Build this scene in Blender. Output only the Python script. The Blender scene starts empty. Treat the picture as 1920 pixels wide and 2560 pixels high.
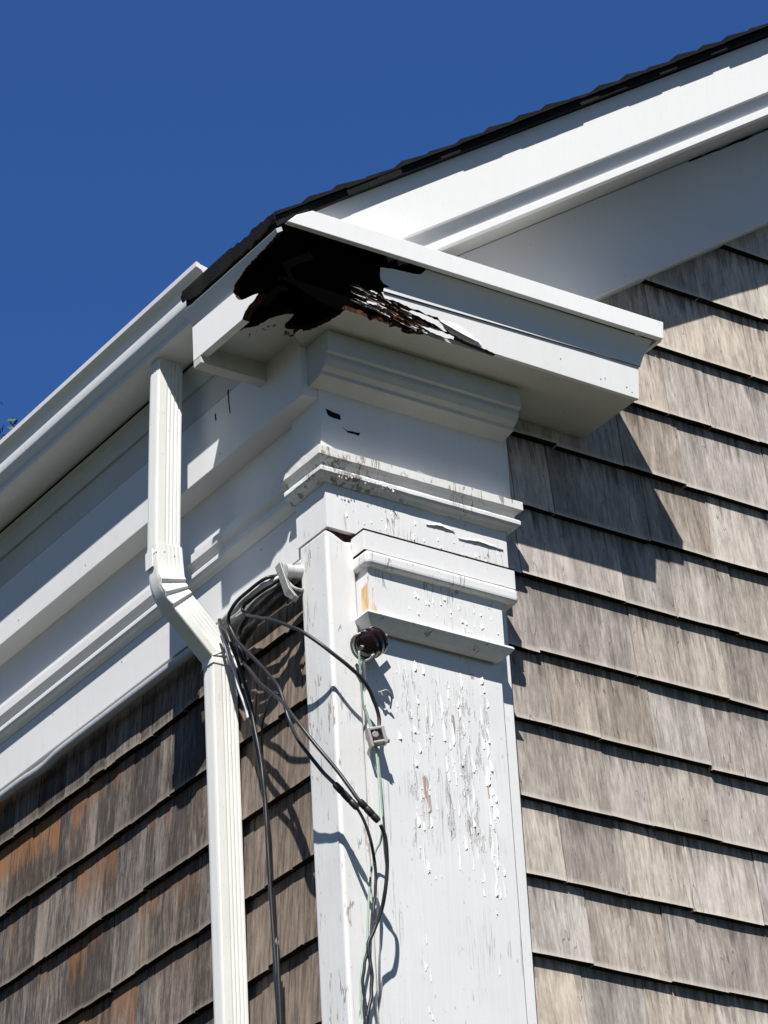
import bpy, bmesh, math, random
from mathutils import Vector, Matrix

# ------------------------------------------------------------------ camera, sky, sun, exposure
scene = bpy.context.scene
S = 1.6                       # drawing units -> metres
ZP = 1.6                      # height kept fixed by the scaling (eye level)
def W(p): return Vector((p[0]*S, p[1]*S, (p[2]-ZP)*S + ZP))

cam_d = bpy.data.cameras.new("camera")
cam = bpy.data.objects.new("camera", cam_d)
scene.collection.objects.link(cam)
scene.camera = cam
R0 = (0.82995141, -0.55549384, -0.05106122)
R1 = (0.23014524, 0.42435529, -0.8757601)
R2 = (0.50814744, 0.71508684, 0.48003853)
m = Matrix(((R0[0], -R1[0], -R2[0]), (R0[1], -R1[1], -R2[1]), (R0[2], -R1[2], -R2[2]))).to_4x4()
m.translation = W((-2.71070634, -3.96645963, 1.6))
cam.matrix_world = m
cam_d.sensor_fit = 'VERTICAL'
cam_d.sensor_height = 24.0
cam_d.lens = 24.0*9065.168/2560.0
cam_d.clip_end = 3000.0
cam_d.clip_start = 0.05

SUN = Vector((-0.83, -1.0, 1.56)).normalized()      # towards the sun
world = bpy.data.worlds.new("World"); scene.world = world
world.use_nodes = True
wn = world.node_tree.nodes; wl = world.node_tree.links
bg = wn["Background"]
sky = wn.new("ShaderNodeTexSky")
sky.sky_type = 'NISHITA'
sky.sun_disc = False
sky.sun_elevation = math.asin(SUN.z)
sky.sun_rotation = math.atan2(SUN.x, SUN.y)
sky.altitude = 0
sky.air_density = 0.65
sky.dust_density = 0.0
sky.ozone_density = 3.0
# the sky deepens to a more saturated blue away from the sun
tcw = wn.new("ShaderNodeTexCoord"); dt = wn.new("ShaderNodeVectorMath"); dt.operation = 'DOT_PRODUCT'
wl.new(tcw.outputs["Generated"], dt.inputs[0]); dt.inputs[1].default_value = Vector((-SUN.x, -SUN.y, 0)).normalized()
mr = wn.new("ShaderNodeMapRange"); mr.interpolation_type = 'SMOOTHSTEP'
mr.inputs[1].default_value = -0.1; mr.inputs[2].default_value = 0.55; wl.new(dt.outputs["Value"], mr.inputs[0])
mxs = wn.new("ShaderNodeMix"); mxs.data_type = 'RGBA'; mxs.blend_type = 'MULTIPLY'
mxs.inputs[0].default_value = 1.0
tint = wn.new("ShaderNodeMix"); tint.data_type = 'RGBA'
wl.new(mr.outputs[0], tint.inputs[0]); tint.inputs[6].default_value = (0.86, 0.92, 1.0, 1); tint.inputs[7].default_value = (0.80, 1.40, 2.20, 1)
wl.new(sky.outputs[0], mxs.inputs[6]); wl.new(tint.outputs[2], mxs.inputs[7])
wl.new(mxs.outputs[2], bg.inputs[0])
bg.inputs[1].default_value = 0.05

sd = bpy.data.lights.new("sun", 'SUN')
sun = bpy.data.objects.new("sun", sd)
scene.collection.objects.link(sun)
sd.energy = 5.0
sd.angle = math.radians(0.5)
sd.color = (1.0, 0.965, 0.92)
sun.rotation_euler = (-SUN).to_track_quat('-Z', 'Y').to_euler()
sun.location = (-20, -25, 40)

scene.view_settings.view_transform = 'Standard'
scene.view_settings.look = 'None'
scene.view_settings.exposure = 0.42
scene.view_settings.gamma = 1.0
scene.render.engine = 'CYCLES'
scene.cycles.max_bounces = 6
scene.cycles.diffuse_bounces = 3

rng = random.Random(7)

# ------------------------------------------------------------------ node helpers
def new_mat(name, rough=0.6, spec=0.3):
    mt = bpy.data.materials.new(name); mt.use_nodes = True
    nt = mt.node_tree; b = nt.nodes["Principled BSDF"]
    b.inputs["Roughness"].default_value = rough
    b.inputs["Specular IOR Level"].default_value = spec
    return mt, nt, b
def N(nt, t, **kw):
    n = nt.nodes.new(t)
    for k, v in kw.items(): setattr(n, k, v)
    return n
def coords(nt, scale=(1, 1, 1), src="Object"):
    tc = N(nt, "ShaderNodeTexCoord"); mp = N(nt, "ShaderNodeMapping")
    nt.links.new(tc.outputs[src], mp.inputs[0]); mp.inputs[3].default_value = scale
    return mp.outputs[0]
def noise(nt, vec, scale=5, detail=4, rough=0.55, dist=0.0):
    n = N(nt, "ShaderNodeTexNoise")
    nt.links.new(vec, n.inputs["Vector"])
    n.inputs["Scale"].default_value = scale; n.inputs["Detail"].default_value = detail
    n.inputs["Roughness"].default_value = rough; n.inputs["Distortion"].default_value = dist
    return n.outputs[0]
def ramp(nt, fac, stops, interp='LINEAR'):
    r = N(nt, "ShaderNodeValToRGB"); r.color_ramp.interpolation = interp
    e = r.color_ramp.elements
    while len(e) < len(stops): e.new(0.5)
    for i, (p, c) in enumerate(stops):
        e[i].position = p; e[i].color = c if len(c) == 4 else (*c, 1)
    nt.links.new(fac, r.inputs[0]); return r.outputs[0]
def g(v): return (v, v, v, 1)
def mix(nt, fac, a, b, mode='MIX'):
    x = N(nt, "ShaderNodeMix", data_type='RGBA', blend_type=mode)
    for sock, val in ((x.inputs[0], fac), (x.inputs[6], a), (x.inputs[7], b)):
        if hasattr(val, "is_linked"): nt.links.new(val, sock)
        elif isinstance(val, (int, float)): sock.default_value = val
        else: sock.default_value = val if len(val) == 4 else (*val, 1)
    return x.outputs[2]
def mth(nt, op, a, b=None, c=None):
    x = N(nt, "ShaderNodeMath", operation=op)
    for i, val in enumerate((a, b, c)):
        if val is None: continue
        if hasattr(val, "is_linked"): nt.links.new(val, x.inputs[i])
        else: x.inputs[i].default_value = val
    return x.outputs[0]
def bump(nt, b, h, strength=0.3, dist=0.002):
    x = N(nt, "ShaderNodeBump"); x.inputs["Strength"].default_value = strength
    x.inputs["Distance"].default_value = dist
    nt.links.new(h, x.inputs["Height"]); nt.links.new(x.outputs[0], b.inputs["Normal"])

def paint_mat(name, base=(0.80, 0.80, 0.785), chips=0.0, dirt=0.12, cracks=0.0, under=(0.42, 0.38, 0.33), rough=0.5, wear_scale=26):
    mt, nt, b = new_mat(name, rough, 0.35)
    o = coords(nt)
    big = noise(nt, o, 3.2, 5, 0.6)
    streak = noise(nt, coords(nt, (30, 30, 2.2)), 1.0, 4, 0.6)
    col = mix(nt, ramp(nt, big, [(0.35, g(0)), (0.75, g(dirt*2.2))]), base, (base[0]*0.72, base[1]*0.71, base[2]*0.68))
    col = mix(nt, ramp(nt, streak, [(0.5, g(0)), (0.8, g(dirt))]), col, (0.50, 0.48, 0.43))
    speck = noise(nt, coords(nt, (1, 1, 0.55)), 95, 2, 0.5)
    col = mix(nt, ramp(nt, speck, [(0.70, g(0)), (0.74, g(min(0.5, dirt*2.5)))]), col, (0.30, 0.28, 0.25))
    h = mix(nt, 0.5, noise(nt, coords(nt, (1, 1, 0.35)), 70, 4, 0.6), streak)
    if chips > 0:
        ch = noise(nt, coords(nt, (1, 1, 0.30)), wear_scale, 6, 0.68, 0.6)
        reg = noise(nt, o, 5.0, 3, 0.5)
        k = mth(nt, 'ADD', ch, mth(nt, 'MULTIPLY', mth(nt, 'SUBTRACT', reg, 0.5), 0.75))
        t = 0.80 - 0.30*chips
        mk = ramp(nt, k, [(t, g(0)), (t+0.018, g(1))])
        wood = mix(nt, noise(nt, coords(nt, (90, 90, 6)), 1.0, 4, 0.6), under, tuple(c*1.5 for c in under))
        col = mix(nt, mk, col, wood)
        h = mix(nt, mk, h, g(0.0))
    if cracks > 0:
        cr = noise(nt, coords(nt, (1, 1, 0.10)), 38, 3, 0.5, 0.3)
        reg2 = noise(nt, coords(nt, (1, 1, 1)), 8.0, 3, 0.5)
        line = mth(nt, 'LESS_THAN', mth(nt, 'ABSOLUTE', mth(nt, 'SUBTRACT', cr, 0.5)), 0.010)
        line = mth(nt, 'MULTIPLY', line, ramp(nt, reg2, [(0.60-0.12*cracks, g(0)), (0.66-0.12*cracks, g(1))]))
        col = mix(nt, mth(nt, 'MULTIPLY', line, 0.75), col, (0.23, 0.21, 0.19))
        h = mix(nt, line, h, g(0.0))
    nt.links.new(col, b.inputs["Base Color"])
    bump(nt, b, h, 0.5, 0.0020)
    return mt

def shaft_mat():
    mt, nt, b = new_mat("flaking_shaft_paint", 0.55, 0.3)
    tc = N(nt, "ShaderNodeTexCoord"); sx = N(nt, "ShaderNodeSeparateXYZ"); nt.links.new(tc.outputs["Object"], sx.inputs[0])
    o = coords(nt)
    def band(v, a0, a1, b0, b1):
        return mth(nt, 'MULTIPLY', ramp_map(nt, v, a0, a1), mth(nt, 'SUBTRACT', 1.0, ramp_map(nt, v, b0, b1)))
    # drawing heights 3.62 .. 4.03 in metres above the ground origin of the house object
    zone = mth(nt, 'MULTIPLY', band(sx.outputs[0], 0.15, 0.20, 0.42, 0.47), band(sx.outputs[2], 4.85, 5.02, 5.42, 5.50))
    base = mix(nt, ramp(nt, noise(nt, o, 4, 5, 0.6), [(0.3, g(0)), (0.75, g(1))]), (0.765, 0.768, 0.765), (0.70, 0.70, 0.695))
    ch = noise(nt, coords(nt, (62, 62, 8.5)), 1.0, 6, 0.66, 0.35)
    k = mth(nt, 'ADD', ch, mth(nt, 'SUBTRACT', mth(nt, 'MULTIPLY', zone, 0.27), 0.27))
    m1 = ramp(nt, k, [(0.592, g(0)), (0.610, g(1))])
    m2 = ramp(nt, k, [(0.660, g(0)), (0.676, g(1))])
    primer = mix(nt, noise(nt, coords(nt, (120, 120, 14)), 1.0, 4, 0.6), (0.60, 0.60, 0.59), (0.70, 0.70, 0.69))
    wood = mix(nt, noise(nt, coords(nt, (150, 150, 8)), 1.0, 4, 0.7), (0.20, 0.165, 0.135), (0.46, 0.39, 0.33))
    col = mix(nt, m2, mix(nt, m1, base, primer), wood)
    rim = mth(nt, 'SUBTRACT', ramp(nt, k, [(0.570, g(0)), (0.592, g(1))]), m1)
    col = mix(nt, mth(nt, 'MULTIPLY', rim, 0.8), col, (0.84, 0.85, 0.86))
    hair = noise(nt, coords(nt, (90, 90, 2.2)), 1.0, 2, 0.5)
    reg = noise(nt, o, 6.0, 3, 0.5)
    ln = mth(nt, 'MULTIPLY', mth(nt, 'LESS_THAN', mth(nt, 'ABSOLUTE', mth(nt, 'SUBTRACT', hair, 0.55)), 0.012), ramp(nt, reg, [(0.52, g(0)), (0.58, g(1))]))
    col = mix(nt, mth(nt, 'MULTIPLY', ln, 0.55), col, (0.33, 0.31, 0.29))
    spk = noise(nt, coords(nt, (1, 1, 0.45)), 110, 2, 0.5)
    col = mix(nt, ramp(nt, spk, [(0.70, g(0)), (0.73, g(0.5))]), col, (0.34, 0.32, 0.30))
    nt.links.new(col, b.inputs["Base Color"])
    h = mth(nt, 'ADD', mth(nt, 'SUBTRACT', mth(nt, 'MULTIPLY', rim, 0.35), mth(nt, 'MULTIPLY', mth(nt, 'ADD', m1, m2), 0.55)), mth(nt, 'MULTIPLY', noise(nt, coords(nt, (70, 70, 3)), 1.0, 4, 0.6), 0.35))
    bump(nt, b, h, 0.8, 0.0030)
    return mt
def ramp_map(nt, v, a, c):
    x = N(nt, "ShaderNodeMapRange"); x.interpolation_type = 'SMOOTHSTEP'
    nt.links.new(v, x.inputs[0]); x.inputs[1].default_value = a; x.inputs[2].default_value = c
    return x.outputs[0]

def wood_mat(name, c1, c2, rough=0.8, grain=(80, 80, 5)):
    mt, nt, b = new_mat(name, rough, 0.15)
    n = noise(nt, coords(nt, grain), 1.0, 5, 0.65)
    col = mix(nt, ramp(nt, n, [(0.3, g(0)), (0.7, g(1))]), c1, c2)
    nt.links.new(col, b.inputs["Base Color"]); bump(nt, b, n, 0.6, 0.003)
    return mt

def shingle_mat(name, pale, mid, dark, stain, stain_amt, moss=0.0):
    """tone colour attribute: r = random tone, g = height in the exposed part (0 butt, 1 under the next butt), b = second random"""
    mt, nt, b = new_mat(name, 0.85, 0.12)
    at = N(nt, "ShaderNodeAttribute", attribute_name="tone")
    sp = N(nt, "ShaderNodeSeparateColor"); nt.links.new(at.outputs["Color"], sp.inputs[0])
    r, gg, bb = sp.outputs[0], sp.outputs[1], sp.outputs[2]
    tc = N(nt, "ShaderNodeTexCoord")
    off = N(nt, "ShaderNodeCombineXYZ"); 
    nt.links.new(mth(nt, 'MULTIPLY', r, 37.0), off.inputs[2]); nt.links.new(mth(nt, 'MULTIPLY', bb, 11.0), off.inputs[0])
    va = N(nt, "ShaderNodeVectorMath", operation='ADD')
    nt.links.new(tc.outputs["Object"], va.inputs[0]); nt.links.new(off.outputs[0], va.inputs[1])
    def mp(s):
        x = N(nt, "ShaderNodeMapping"); nt.links.new(va.outputs[0], x.inputs[0]); x.inputs[3].default_value = s; return x.outputs[0]
    fine = mth(nt, 'ADD', mth(nt, 'MULTIPLY', noise(nt, mp((150, 150, 3.6)), 1.0, 6, 0.75), 0.74), mth(nt, 'MULTIPLY', noise(nt, mp((75, 75, 26)), 1.0, 5, 0.7), 0.26))
    coarse = noise(nt, mp((24, 24, 1.0)), 1.0, 5, 0.66, 0.5)
    blot = noise(nt, mp((7, 7, 5)), 1.0, 4, 0.6)
    f = mth(nt, 'ADD', mth(nt, 'MULTIPLY', fine, 0.60), mth(nt, 'ADD', mth(nt, 'MULTIPLY', coarse, 0.38), mth(nt, 'MULTIPLY', mth(nt, 'SUBTRACT', r, 0.5), 0.13)))
    col = ramp(nt, f, [(0.30, dark), (0.46, mid), (0.61, pale)])
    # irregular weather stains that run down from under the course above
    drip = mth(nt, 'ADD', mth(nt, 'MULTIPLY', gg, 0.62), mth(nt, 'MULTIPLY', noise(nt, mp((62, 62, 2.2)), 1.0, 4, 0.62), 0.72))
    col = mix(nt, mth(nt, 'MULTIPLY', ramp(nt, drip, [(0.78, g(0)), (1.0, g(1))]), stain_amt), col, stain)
    col = mix(nt, ramp(nt, blot, [(0.45, g(0)), (0.75, g(0.30))]), col, dark)
    col = mix(nt, mth(nt, 'MULTIPLY', ramp(nt, bb, [(0.55, g(0)), (0.9, g(1))]), 0.45), col, mix(nt, 1.0, col, (1.06, 0.97, 0.86), 'MULTIPLY'))
    col = mix(nt, mth(nt, 'MULTIPLY', ramp(nt, bb, [(0.1, g(1)), (0.4, g(0))]), 0.45), col, mix(nt, 1.0, col, (0.90, 0.93, 1.0), 'MULTIPLY'))
    # lower rim of each butt painted paler, as a lit edge
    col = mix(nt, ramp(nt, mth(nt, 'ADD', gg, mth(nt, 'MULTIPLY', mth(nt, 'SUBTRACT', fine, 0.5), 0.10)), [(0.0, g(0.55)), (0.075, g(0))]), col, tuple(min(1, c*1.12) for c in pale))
    # split lines
    sl = noise(nt, mp((38, 38, 0.35)), 1.0, 1, 0.4)
    line = mth(nt, 'LESS_THAN', mth(nt, 'ABSOLUTE', mth(nt, 'SUBTRACT', sl, 0.62)), 0.004)
    col = mix(nt, mth(nt, 'MULTIPLY', line, 0.55), col, tuple(c*0.35 for c in dark))
    nt.links.new(col, b.inputs["Base Color"])
    bump(nt, b, mix(nt, 0.5, fine, coarse), 0.55, 0.004)
    return mt, nt, b, (r, gg, bb, col, mp)

# ------------------------------------------------------------------ materials
M = {}
M['clean'] = paint_mat("bright_white_paint", (0.84, 0.84, 0.83), 0, 0.05)
M['white'] = paint_mat("white_house_paint", (0.76, 0.76, 0.755), 0.0, 0.09, 0.0)
M['worn'] = paint_mat("worn_white_paint", (0.77, 0.77, 0.765), 0.42, 0.12, 0.35)
M['shaft'] = shaft_mat()
M['strip'] = paint_mat("weathered_white_strip", (0.75, 0.75, 0.745), 0.40, 0.20, 0.9, (0.42, 0.36, 0.30), 0.55, 34)
M['peeling'] = paint_mat("peeling_moulding_paint", (0.78, 0.78, 0.765), 0.66, 0.30, 0.6, (0.26, 0.235, 0.20), 0.6, 42)
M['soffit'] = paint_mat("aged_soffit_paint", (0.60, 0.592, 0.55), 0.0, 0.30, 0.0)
M['metal'] = paint_mat("cream_painted_metal", (0.80, 0.80, 0.765), 0.0, 0.12, 0.0, rough=0.35)
M['gutter'] = paint_mat("white_painted_gutter", (0.80, 0.81, 0.80), 0.0, 0.08, 0.0, rough=0.3)
M['rot'] = wood_mat("rotten_brown_wood", (0.014, 0.006, 0.004), (0.105, 0.044, 0.024), 0.95, (70, 70, 45))
M['dark'] = wood_mat("dark_brown_wood", (0.005, 0.0035, 0.003), (0.016, 0.011, 0.008), 0.95)
M['sheath'] = wood_mat("old_board_sheathing", (0.05, 0.04, 0.03), (0.10, 0.08, 0.06))
M['butt'] = wood_mat("shaded_butt_black", (0.006, 0.005, 0.005), (0.018, 0.014, 0.012), 0.95)  # butt undersides coloured near-black to carry the shade beneath them
M['raw'] = wood_mat("bare_grey_wood", (0.32, 0.24, 0.20), (0.52, 0.43, 0.38))

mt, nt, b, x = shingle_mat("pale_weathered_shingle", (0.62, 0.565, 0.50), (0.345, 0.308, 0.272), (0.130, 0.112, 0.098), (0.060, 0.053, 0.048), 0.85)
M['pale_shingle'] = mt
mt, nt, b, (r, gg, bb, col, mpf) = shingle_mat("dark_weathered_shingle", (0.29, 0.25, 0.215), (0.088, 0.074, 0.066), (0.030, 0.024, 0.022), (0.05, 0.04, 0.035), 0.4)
# fresher orange brown wood just below some butts, and paler boards near the corner
orange = mth(nt, 'ADD', mth(nt, 'MULTIPLY', gg, 0.38), mth(nt, 'ADD', mth(nt, 'MULTIPLY', bb, 0.16), mth(nt, 'ADD', mth(nt, 'MULTIPLY', noise(nt, mpf((55, 55, 1.0)), 1.0, 5, 0.7), 0.70), mth(nt, 'MULTIPLY', noise(nt, mpf((3, 3, 3)), 1.0, 3, 0.6), 0.45))))
tc = N(nt, "ShaderNodeTexCoord"); sx = N(nt, "ShaderNodeSeparateXYZ"); nt.links.new(tc.outputs["Object"], sx.inputs[0])
yy = sx.outputs[1]
far = ramp(nt, mth(nt, 'MULTIPLY', yy, 0.5), [(0.28, g(0)), (0.75, g(1))])
om = mth(nt, 'MULTIPLY', ramp(nt, orange, [(0.915, g(0)), (1.06, g(0.8))]), far)
col2 = mix(nt, om, col, mix(nt, noise(nt, mpf((90, 90, 4)), 1.0, 4, 0.6), (0.12, 0.048, 0.020), (0.42, 0.205, 0.09)))
near = ramp(nt, mth(nt, 'ADD', mth(nt, 'MULTIPLY', yy, 1.0), mth(nt, 'MULTIPLY', mth(nt, 'SUBTRACT', r, 0.5), 0.10)), [(0.46, g(1)), (0.60, g(0))])
pal = mix(nt, ramp(nt, noise(nt, mpf((70, 70, 2.6)), 1.0, 6, 0.78), [(0.33, g(0)), (0.68, g(1))]), (0.050, 0.040, 0.034), (0.36, 0.285, 0.225))
col2 = mix(nt, mth(nt, 'MULTIPLY', near, 0.80), col2, pal)
nt.links.new(col2, b.inputs["Base Color"])
M['dark_shingle'] = mt

def asphalt():
    mt, nt, b = new_mat("asphalt_roofing", 0.95, 0.1)
    n = noise(nt, coords(nt), 220, 3, 0.6)
    n2 = noise(nt, coords(nt), 9, 3, 0.6)
    col = mix(nt, n, (0.006, 0.006, 0.007), (0.026, 0.025, 0.024))
    col = mix(nt, ramp(nt, n2, [(0.5, g(0)), (0.8, g(0.4))]), col, (0.045, 0.038, 0.032))
    nt.links.new(col, b.inputs["Base Color"]); bump(nt, b, n, 0.8, 0.003)
    return mt
M['asphalt'] = asphalt()

def plain(name, c, rough=0.5, spec=0.4, metallic=0.0, var=0.25, scale=60):
    mt, nt, b = new_mat(name, rough, spec)
    n = noise(nt, coords(nt), scale, 4, 0.6)
    col = mix(nt, n, tuple(v*(1-var) for v in c), tuple(min(1, v*(1+var)) for v in c))
    nt.links.new(col, b.inputs["Base Color"]); b.inputs["Metallic"].default_value = metallic
    bump(nt, b, n, 0.15, 0.001)
    return mt
M['cable'] = plain("black_cable_sheath", (0.020, 0.020, 0.022), 0.42, 0.5)
M['grey_cable'] = plain("grey_cable_sheath", (0.42, 0.43, 0.44), 0.35, 0.5)
M['pale_cable'] = plain("pale_shiny_cable", (0.72, 0.73, 0.74), 0.3, 0.5)
M['green'] = plain("faded_green_wire", (0.36, 0.46, 0.36), 0.5, 0.4)
M['brass'] = plain("weathered_zinc", (0.40, 0.37, 0.35), 0.5, 0.5, 0.35)
M['zinc'] = plain("grey_cast_metal", (0.30, 0.30, 0.285), 0.5, 0.5, 0.2)
M['glaze'] = plain("brown_glazed_porcelain", (0.016, 0.006, 0.006), 0.06, 0.8)
M['rubber'] = plain("black_splice_boot", (0.022, 0.018, 0.020), 0.38, 0.5)
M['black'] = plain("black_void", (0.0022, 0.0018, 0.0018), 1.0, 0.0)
M['hub'] = plain("pale_grey_hub", (0.52, 0.51, 0.50), 0.3, 0.5)

# ------------------------------------------------------------------ mesh builder (drawing units in, metres out)
class MB:
    def __init__(s): s.v = []; s.f = []; s.m = []; s.tone = []
    def add(s, vs, fs, mi=0, tone=None):
        o = len(s.v); s.v += [tuple(v) for v in vs]
        s.tone += (tone if tone else [(0.5, 0.5, 0.5)]*len(vs))
        for k, f in enumerate(fs):
            s.f.append([o+i for i in f]); s.m.append(mi[k] if isinstance(mi, list) else mi)
    def box(s, x0, x1, y0, y1, z0, z1, mi=0):
        vs = [(x, y, z) for z in (z0, z1) for y in (y0, y1) for x in (x0, x1)]
        s.add(vs, [(0, 2, 3, 1), (4, 5, 7, 6), (0, 1, 5, 4), (2, 6, 7, 3), (0, 4, 6, 2), (1, 3, 7, 5)], mi)
    def prism(s, pts, d, mi=0, side=0):
        n = len(pts); d = Vector(d)
        back = [tuple(Vector(p)+d) for p in pts]
        s.add(list(pts)+back, [tuple(range(n)), tuple(range(2*n-1, n-1, -1))] + [(i, (i+1) % n, n+(i+1) % n, n+i) for i in range(n)],
              [mi, mi]+(list(side) if isinstance(side, (list, tuple)) else [side]*n))
    def sweep(s, path, prof, closed=True, mi=0, caps=True, sub=0, amp=0.0, rg=random.Random(41)):
        """profile (outward, z) along a plan path; outward is to the right of the travel direction, corners mitred"""
        if sub:
            pp = []
            for a, c in zip(path[:-1], path[1:]):
                kk = max(1, int((Vector(c)-Vector(a)).length/sub))
                pp += [tuple(Vector(a).lerp(Vector(c), j/kk)) for j in range(kk)]
            path = pp+[path[-1]]
        P = [Vector(p) for p in path]; n = len(P); rows = []
        for i in range(n):
            d0 = (P[i]-P[i-1]).normalized() if i else None
            d1 = (P[i+1]-P[i]).normalized() if i < n-1 else None
            if d0 is None: d0 = d1
            if d1 is None: d1 = d0
            n0 = Vector((d0.y, -d0.x)); n1 = Vector((d1.y, -d1.x))
            mm = (n0+n1); mm = mm/ (mm.dot(n0))
            rows.append([(P[i].x+mm.x*(o+rg.uniform(-amp, amp)), P[i].y+mm.y*(o+rg.uniform(-amp, amp)*0), z+rg.uniform(-amp, amp)) for o, z in prof] if amp else [(P[i].x+mm.x*o, P[i].y+mm.y*o, z) for o, z in prof])
        k = len(prof); vs = [v for r in rows for v in r]; fs = []
        for i in range(n-1):
            for j in range(k if closed else k-1):
                a = i*k+j; bb = i*k+(j+1) % k
                fs.append((a, bb, bb+k, a+k))
        if caps:
            fs.append(tuple(range(k-1, -1, -1))); fs.append(tuple((n-1)*k+j for j in range(k)))
        s.add(vs, fs, mi)
    def tube(s, pts, r, n=10, mi=0, sub=6, raw=False):
        P = [Vector(p) for p in pts]
        if not raw and len(P) > 2:
            Q = []
            for i in range(len(P)-1):
                p0 = P[max(i-1, 0)]; p1 = P[i]; p2 = P[i+1]; p3 = P[min(i+2, len(P)-1)]
                for k in range(sub):
                    t = k/sub
                    Q.append(0.5*((2*p1)+(p2-p0)*t+(2*p0-5*p1+4*p2-p3)*t*t+(3*p1-p0-3*p2+p3)*t**3))
            Q.append(P[-1]); P = Q
        rr = r if isinstance(r, (list, tuple)) else None
        up = None; vs = []
        for i, p in enumerate(P):
            t = (P[min(i+1, len(P)-1)]-P[max(i-1, 0)]).normalized()
            if up is None:
                up = t.orthogonal().normalized()
            up = (up - t*up.dot(t)).normalized(); sd = t.cross(up)
            R = r if rr is None else rr[0]+(rr[1]-rr[0])*i/(len(P)-1)
            for j in range(n):
                a = 2*math.pi*j/n
                vs.append(p+(up*math.cos(a)+sd*math.sin(a))*R)
        fs = []
        for i in range(len(P)-1):
            for j in range(n):
                fs.append((i*n+j, i*n+(j+1) % n, (i+1)*n+(j+1) % n, (i+1)*n+j))
        fs.append(tuple(range(n-1, -1, -1))); fs.append(tuple((len(P)-1)*n+j for j in range(n)))
        s.add(vs, fs, mi)
    def lathe(s, prof, origin, axis, n=28, mi=0):
        """profile (distance along axis, radius)"""
        a = Vector(axis).normalized(); u = a.orthogonal().normalized(); w = a.cross(u); o = Vector(origin)
        vs = []
        for d, r in prof:
            for j in range(n):
                t = 2*math.pi*j/n; vs.append(o+a*d+(u*math.cos(t)+w*math.sin(t))*r)
        k = len(prof); fs = []
        for i in range(k-1):
            for j in range(n):
                fs.append((i*n+j, i*n+(j+1) % n, (i+1)*n+(j+1) % n, (i+1)*n+j))
        fs.append(tuple(range(n-1, -1, -1))); fs.append(tuple((k-1)*n+j for j in range(n)))
        s.add(vs, fs, mi)
    def build(s, name, mats, parent=None, base=None, smooth=False, bevel=0.0, seg=2, tone=False, solid=0.0, loc=None, autosmooth=True):
        if not isinstance(mats, (list, tuple)): mats = [mats]
        me = bpy.data.meshes.new(name)
        org = W(base) if base is not None else (W(parent['_base']) if parent is not None and '_base' in parent else Vector((0, 0, 0)))
        me.from_pydata([W(v)-org for v in s.v], [], s.f)
        for mtl in mats: me.materials.append(mtl)
        for p, k in zip(me.polygons, s.m):
            p.material_index = k; p.use_smooth = smooth
        if tone:
            ca = me.color_attributes.new("tone", 'FLOAT_COLOR', 'POINT')
            for i, t in enumerate(s.tone): ca.data[i].color = (*t, 1)
        bmx = bmesh.new(); bmx.from_mesh(me)
        bmesh.ops.recalc_face_normals(bmx, faces=bmx.faces); bmx.to_mesh(me); bmx.free()
        me.update()
        o = bpy.data.objects.new(name, me); scene.collection.objects.link(o)
        if parent is not None:
            o.parent = parent
        else:
            o.location = org
        if bevel:
            bv = o.modifiers.new("bevel", 'BEVEL'); bv.width = bevel*S; bv.segments = seg; bv.limit_method = 'ANGLE'; bv.angle_limit = math.radians(40)
        if solid:
            so = o.modifiers.new("solid", 'SOLIDIFY'); so.thickness = solid*S; so.offset = -1
        if smooth and autosmooth:
            es = o.modifiers.new("edges", 'EDGE_SPLIT'); es.split_angle = math.radians(38)
        return o

def tag(o, label=None, cat=None, group=None, kind=None):
    if label: o['label'] = label
    if cat: o['category'] = cat
    if group: o['group'] = group
    if kind: o['kind'] = kind
    return o
def thing(name, base, label, cat, group=None):
    o = bpy.data.objects.new(name, None); scene.collection.objects.link(o)
    o.location = W(base); o.empty_display_size = 0.2
    tag(o, label, cat, group); BASE[o.name] = base
    return o
BASE = {}
def bp(parent): return BASE[parent.name]
def part(mb, name, mats, top, parent=None, **kw):
    """a part of TOP (or a sub-part under PARENT): local coordinates are measured from TOP's base"""
    o = mb.build(name, mats, None, base=BASE[top.name], **kw)
    o.location = (0, 0, 0); o.parent = parent if parent is not None else top
    return o

def fract(pts, flags, amp, n=4, rg=random.Random(17)):
    """break the flagged edges of an outline into uneven crumbs; returns points and a flag for every new edge"""
    out = []; fl = []
    for i, p in enumerate(pts):
        q = pts[(i+1) % len(pts)]
        if not flags[i]:
            out.append(p); fl.append(0); continue
        d = Vector(q)-Vector(p); nn_ = Vector((-d.y, d.x)).normalized() if d.length > 0 else Vector((0, 0))
        k = max(1, min(n*2, int(d.length/0.0035)))
        for j in range(k):
            t = j/k+(rg.uniform(-0.25, 0.25)/k if j else 0)
            w = amp*min(1, d.length/0.015)*(rg.uniform(-1, 1) if j else rg.uniform(-.3, .3))
            out.append(tuple(Vector(p)+d*t+nn_*w)); fl.append(1)
    return out, fl
def one(fn, *a, **k):
    mb = MB(); getattr(mb, fn)(*a, **k); return mb
def box(*a): return one('box', *a)

# ------------------------------------------------------------------ ground
GZ = ZP - 1.6/S               # drawing height of the ground (z = 0 m)
gb = MB(); n = 40
gm, nt, b = new_mat("lawn_soil", 0.95, 0.1)
nn = noise(nt, coords(nt), 0.8, 6, 0.6); n3 = noise(nt, coords(nt), 30, 4, 0.6)
nt.links.new(mix(nt, n3, mix(nt, nn, (0.022, 0.027, 0.015), (0.040, 0.042, 0.028)), (0.034, 0.036, 0.022)), b.inputs["Base Color"])
bump(nt, b, n3, 0.5, 0.02)
gb.add([(-700, -700, GZ), (700, -700, GZ), (700, 700, GZ), (-700, 700, GZ)], [(0, 1, 2, 3)])
tag(gb.build("ground", gm), kind='structure')

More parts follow.
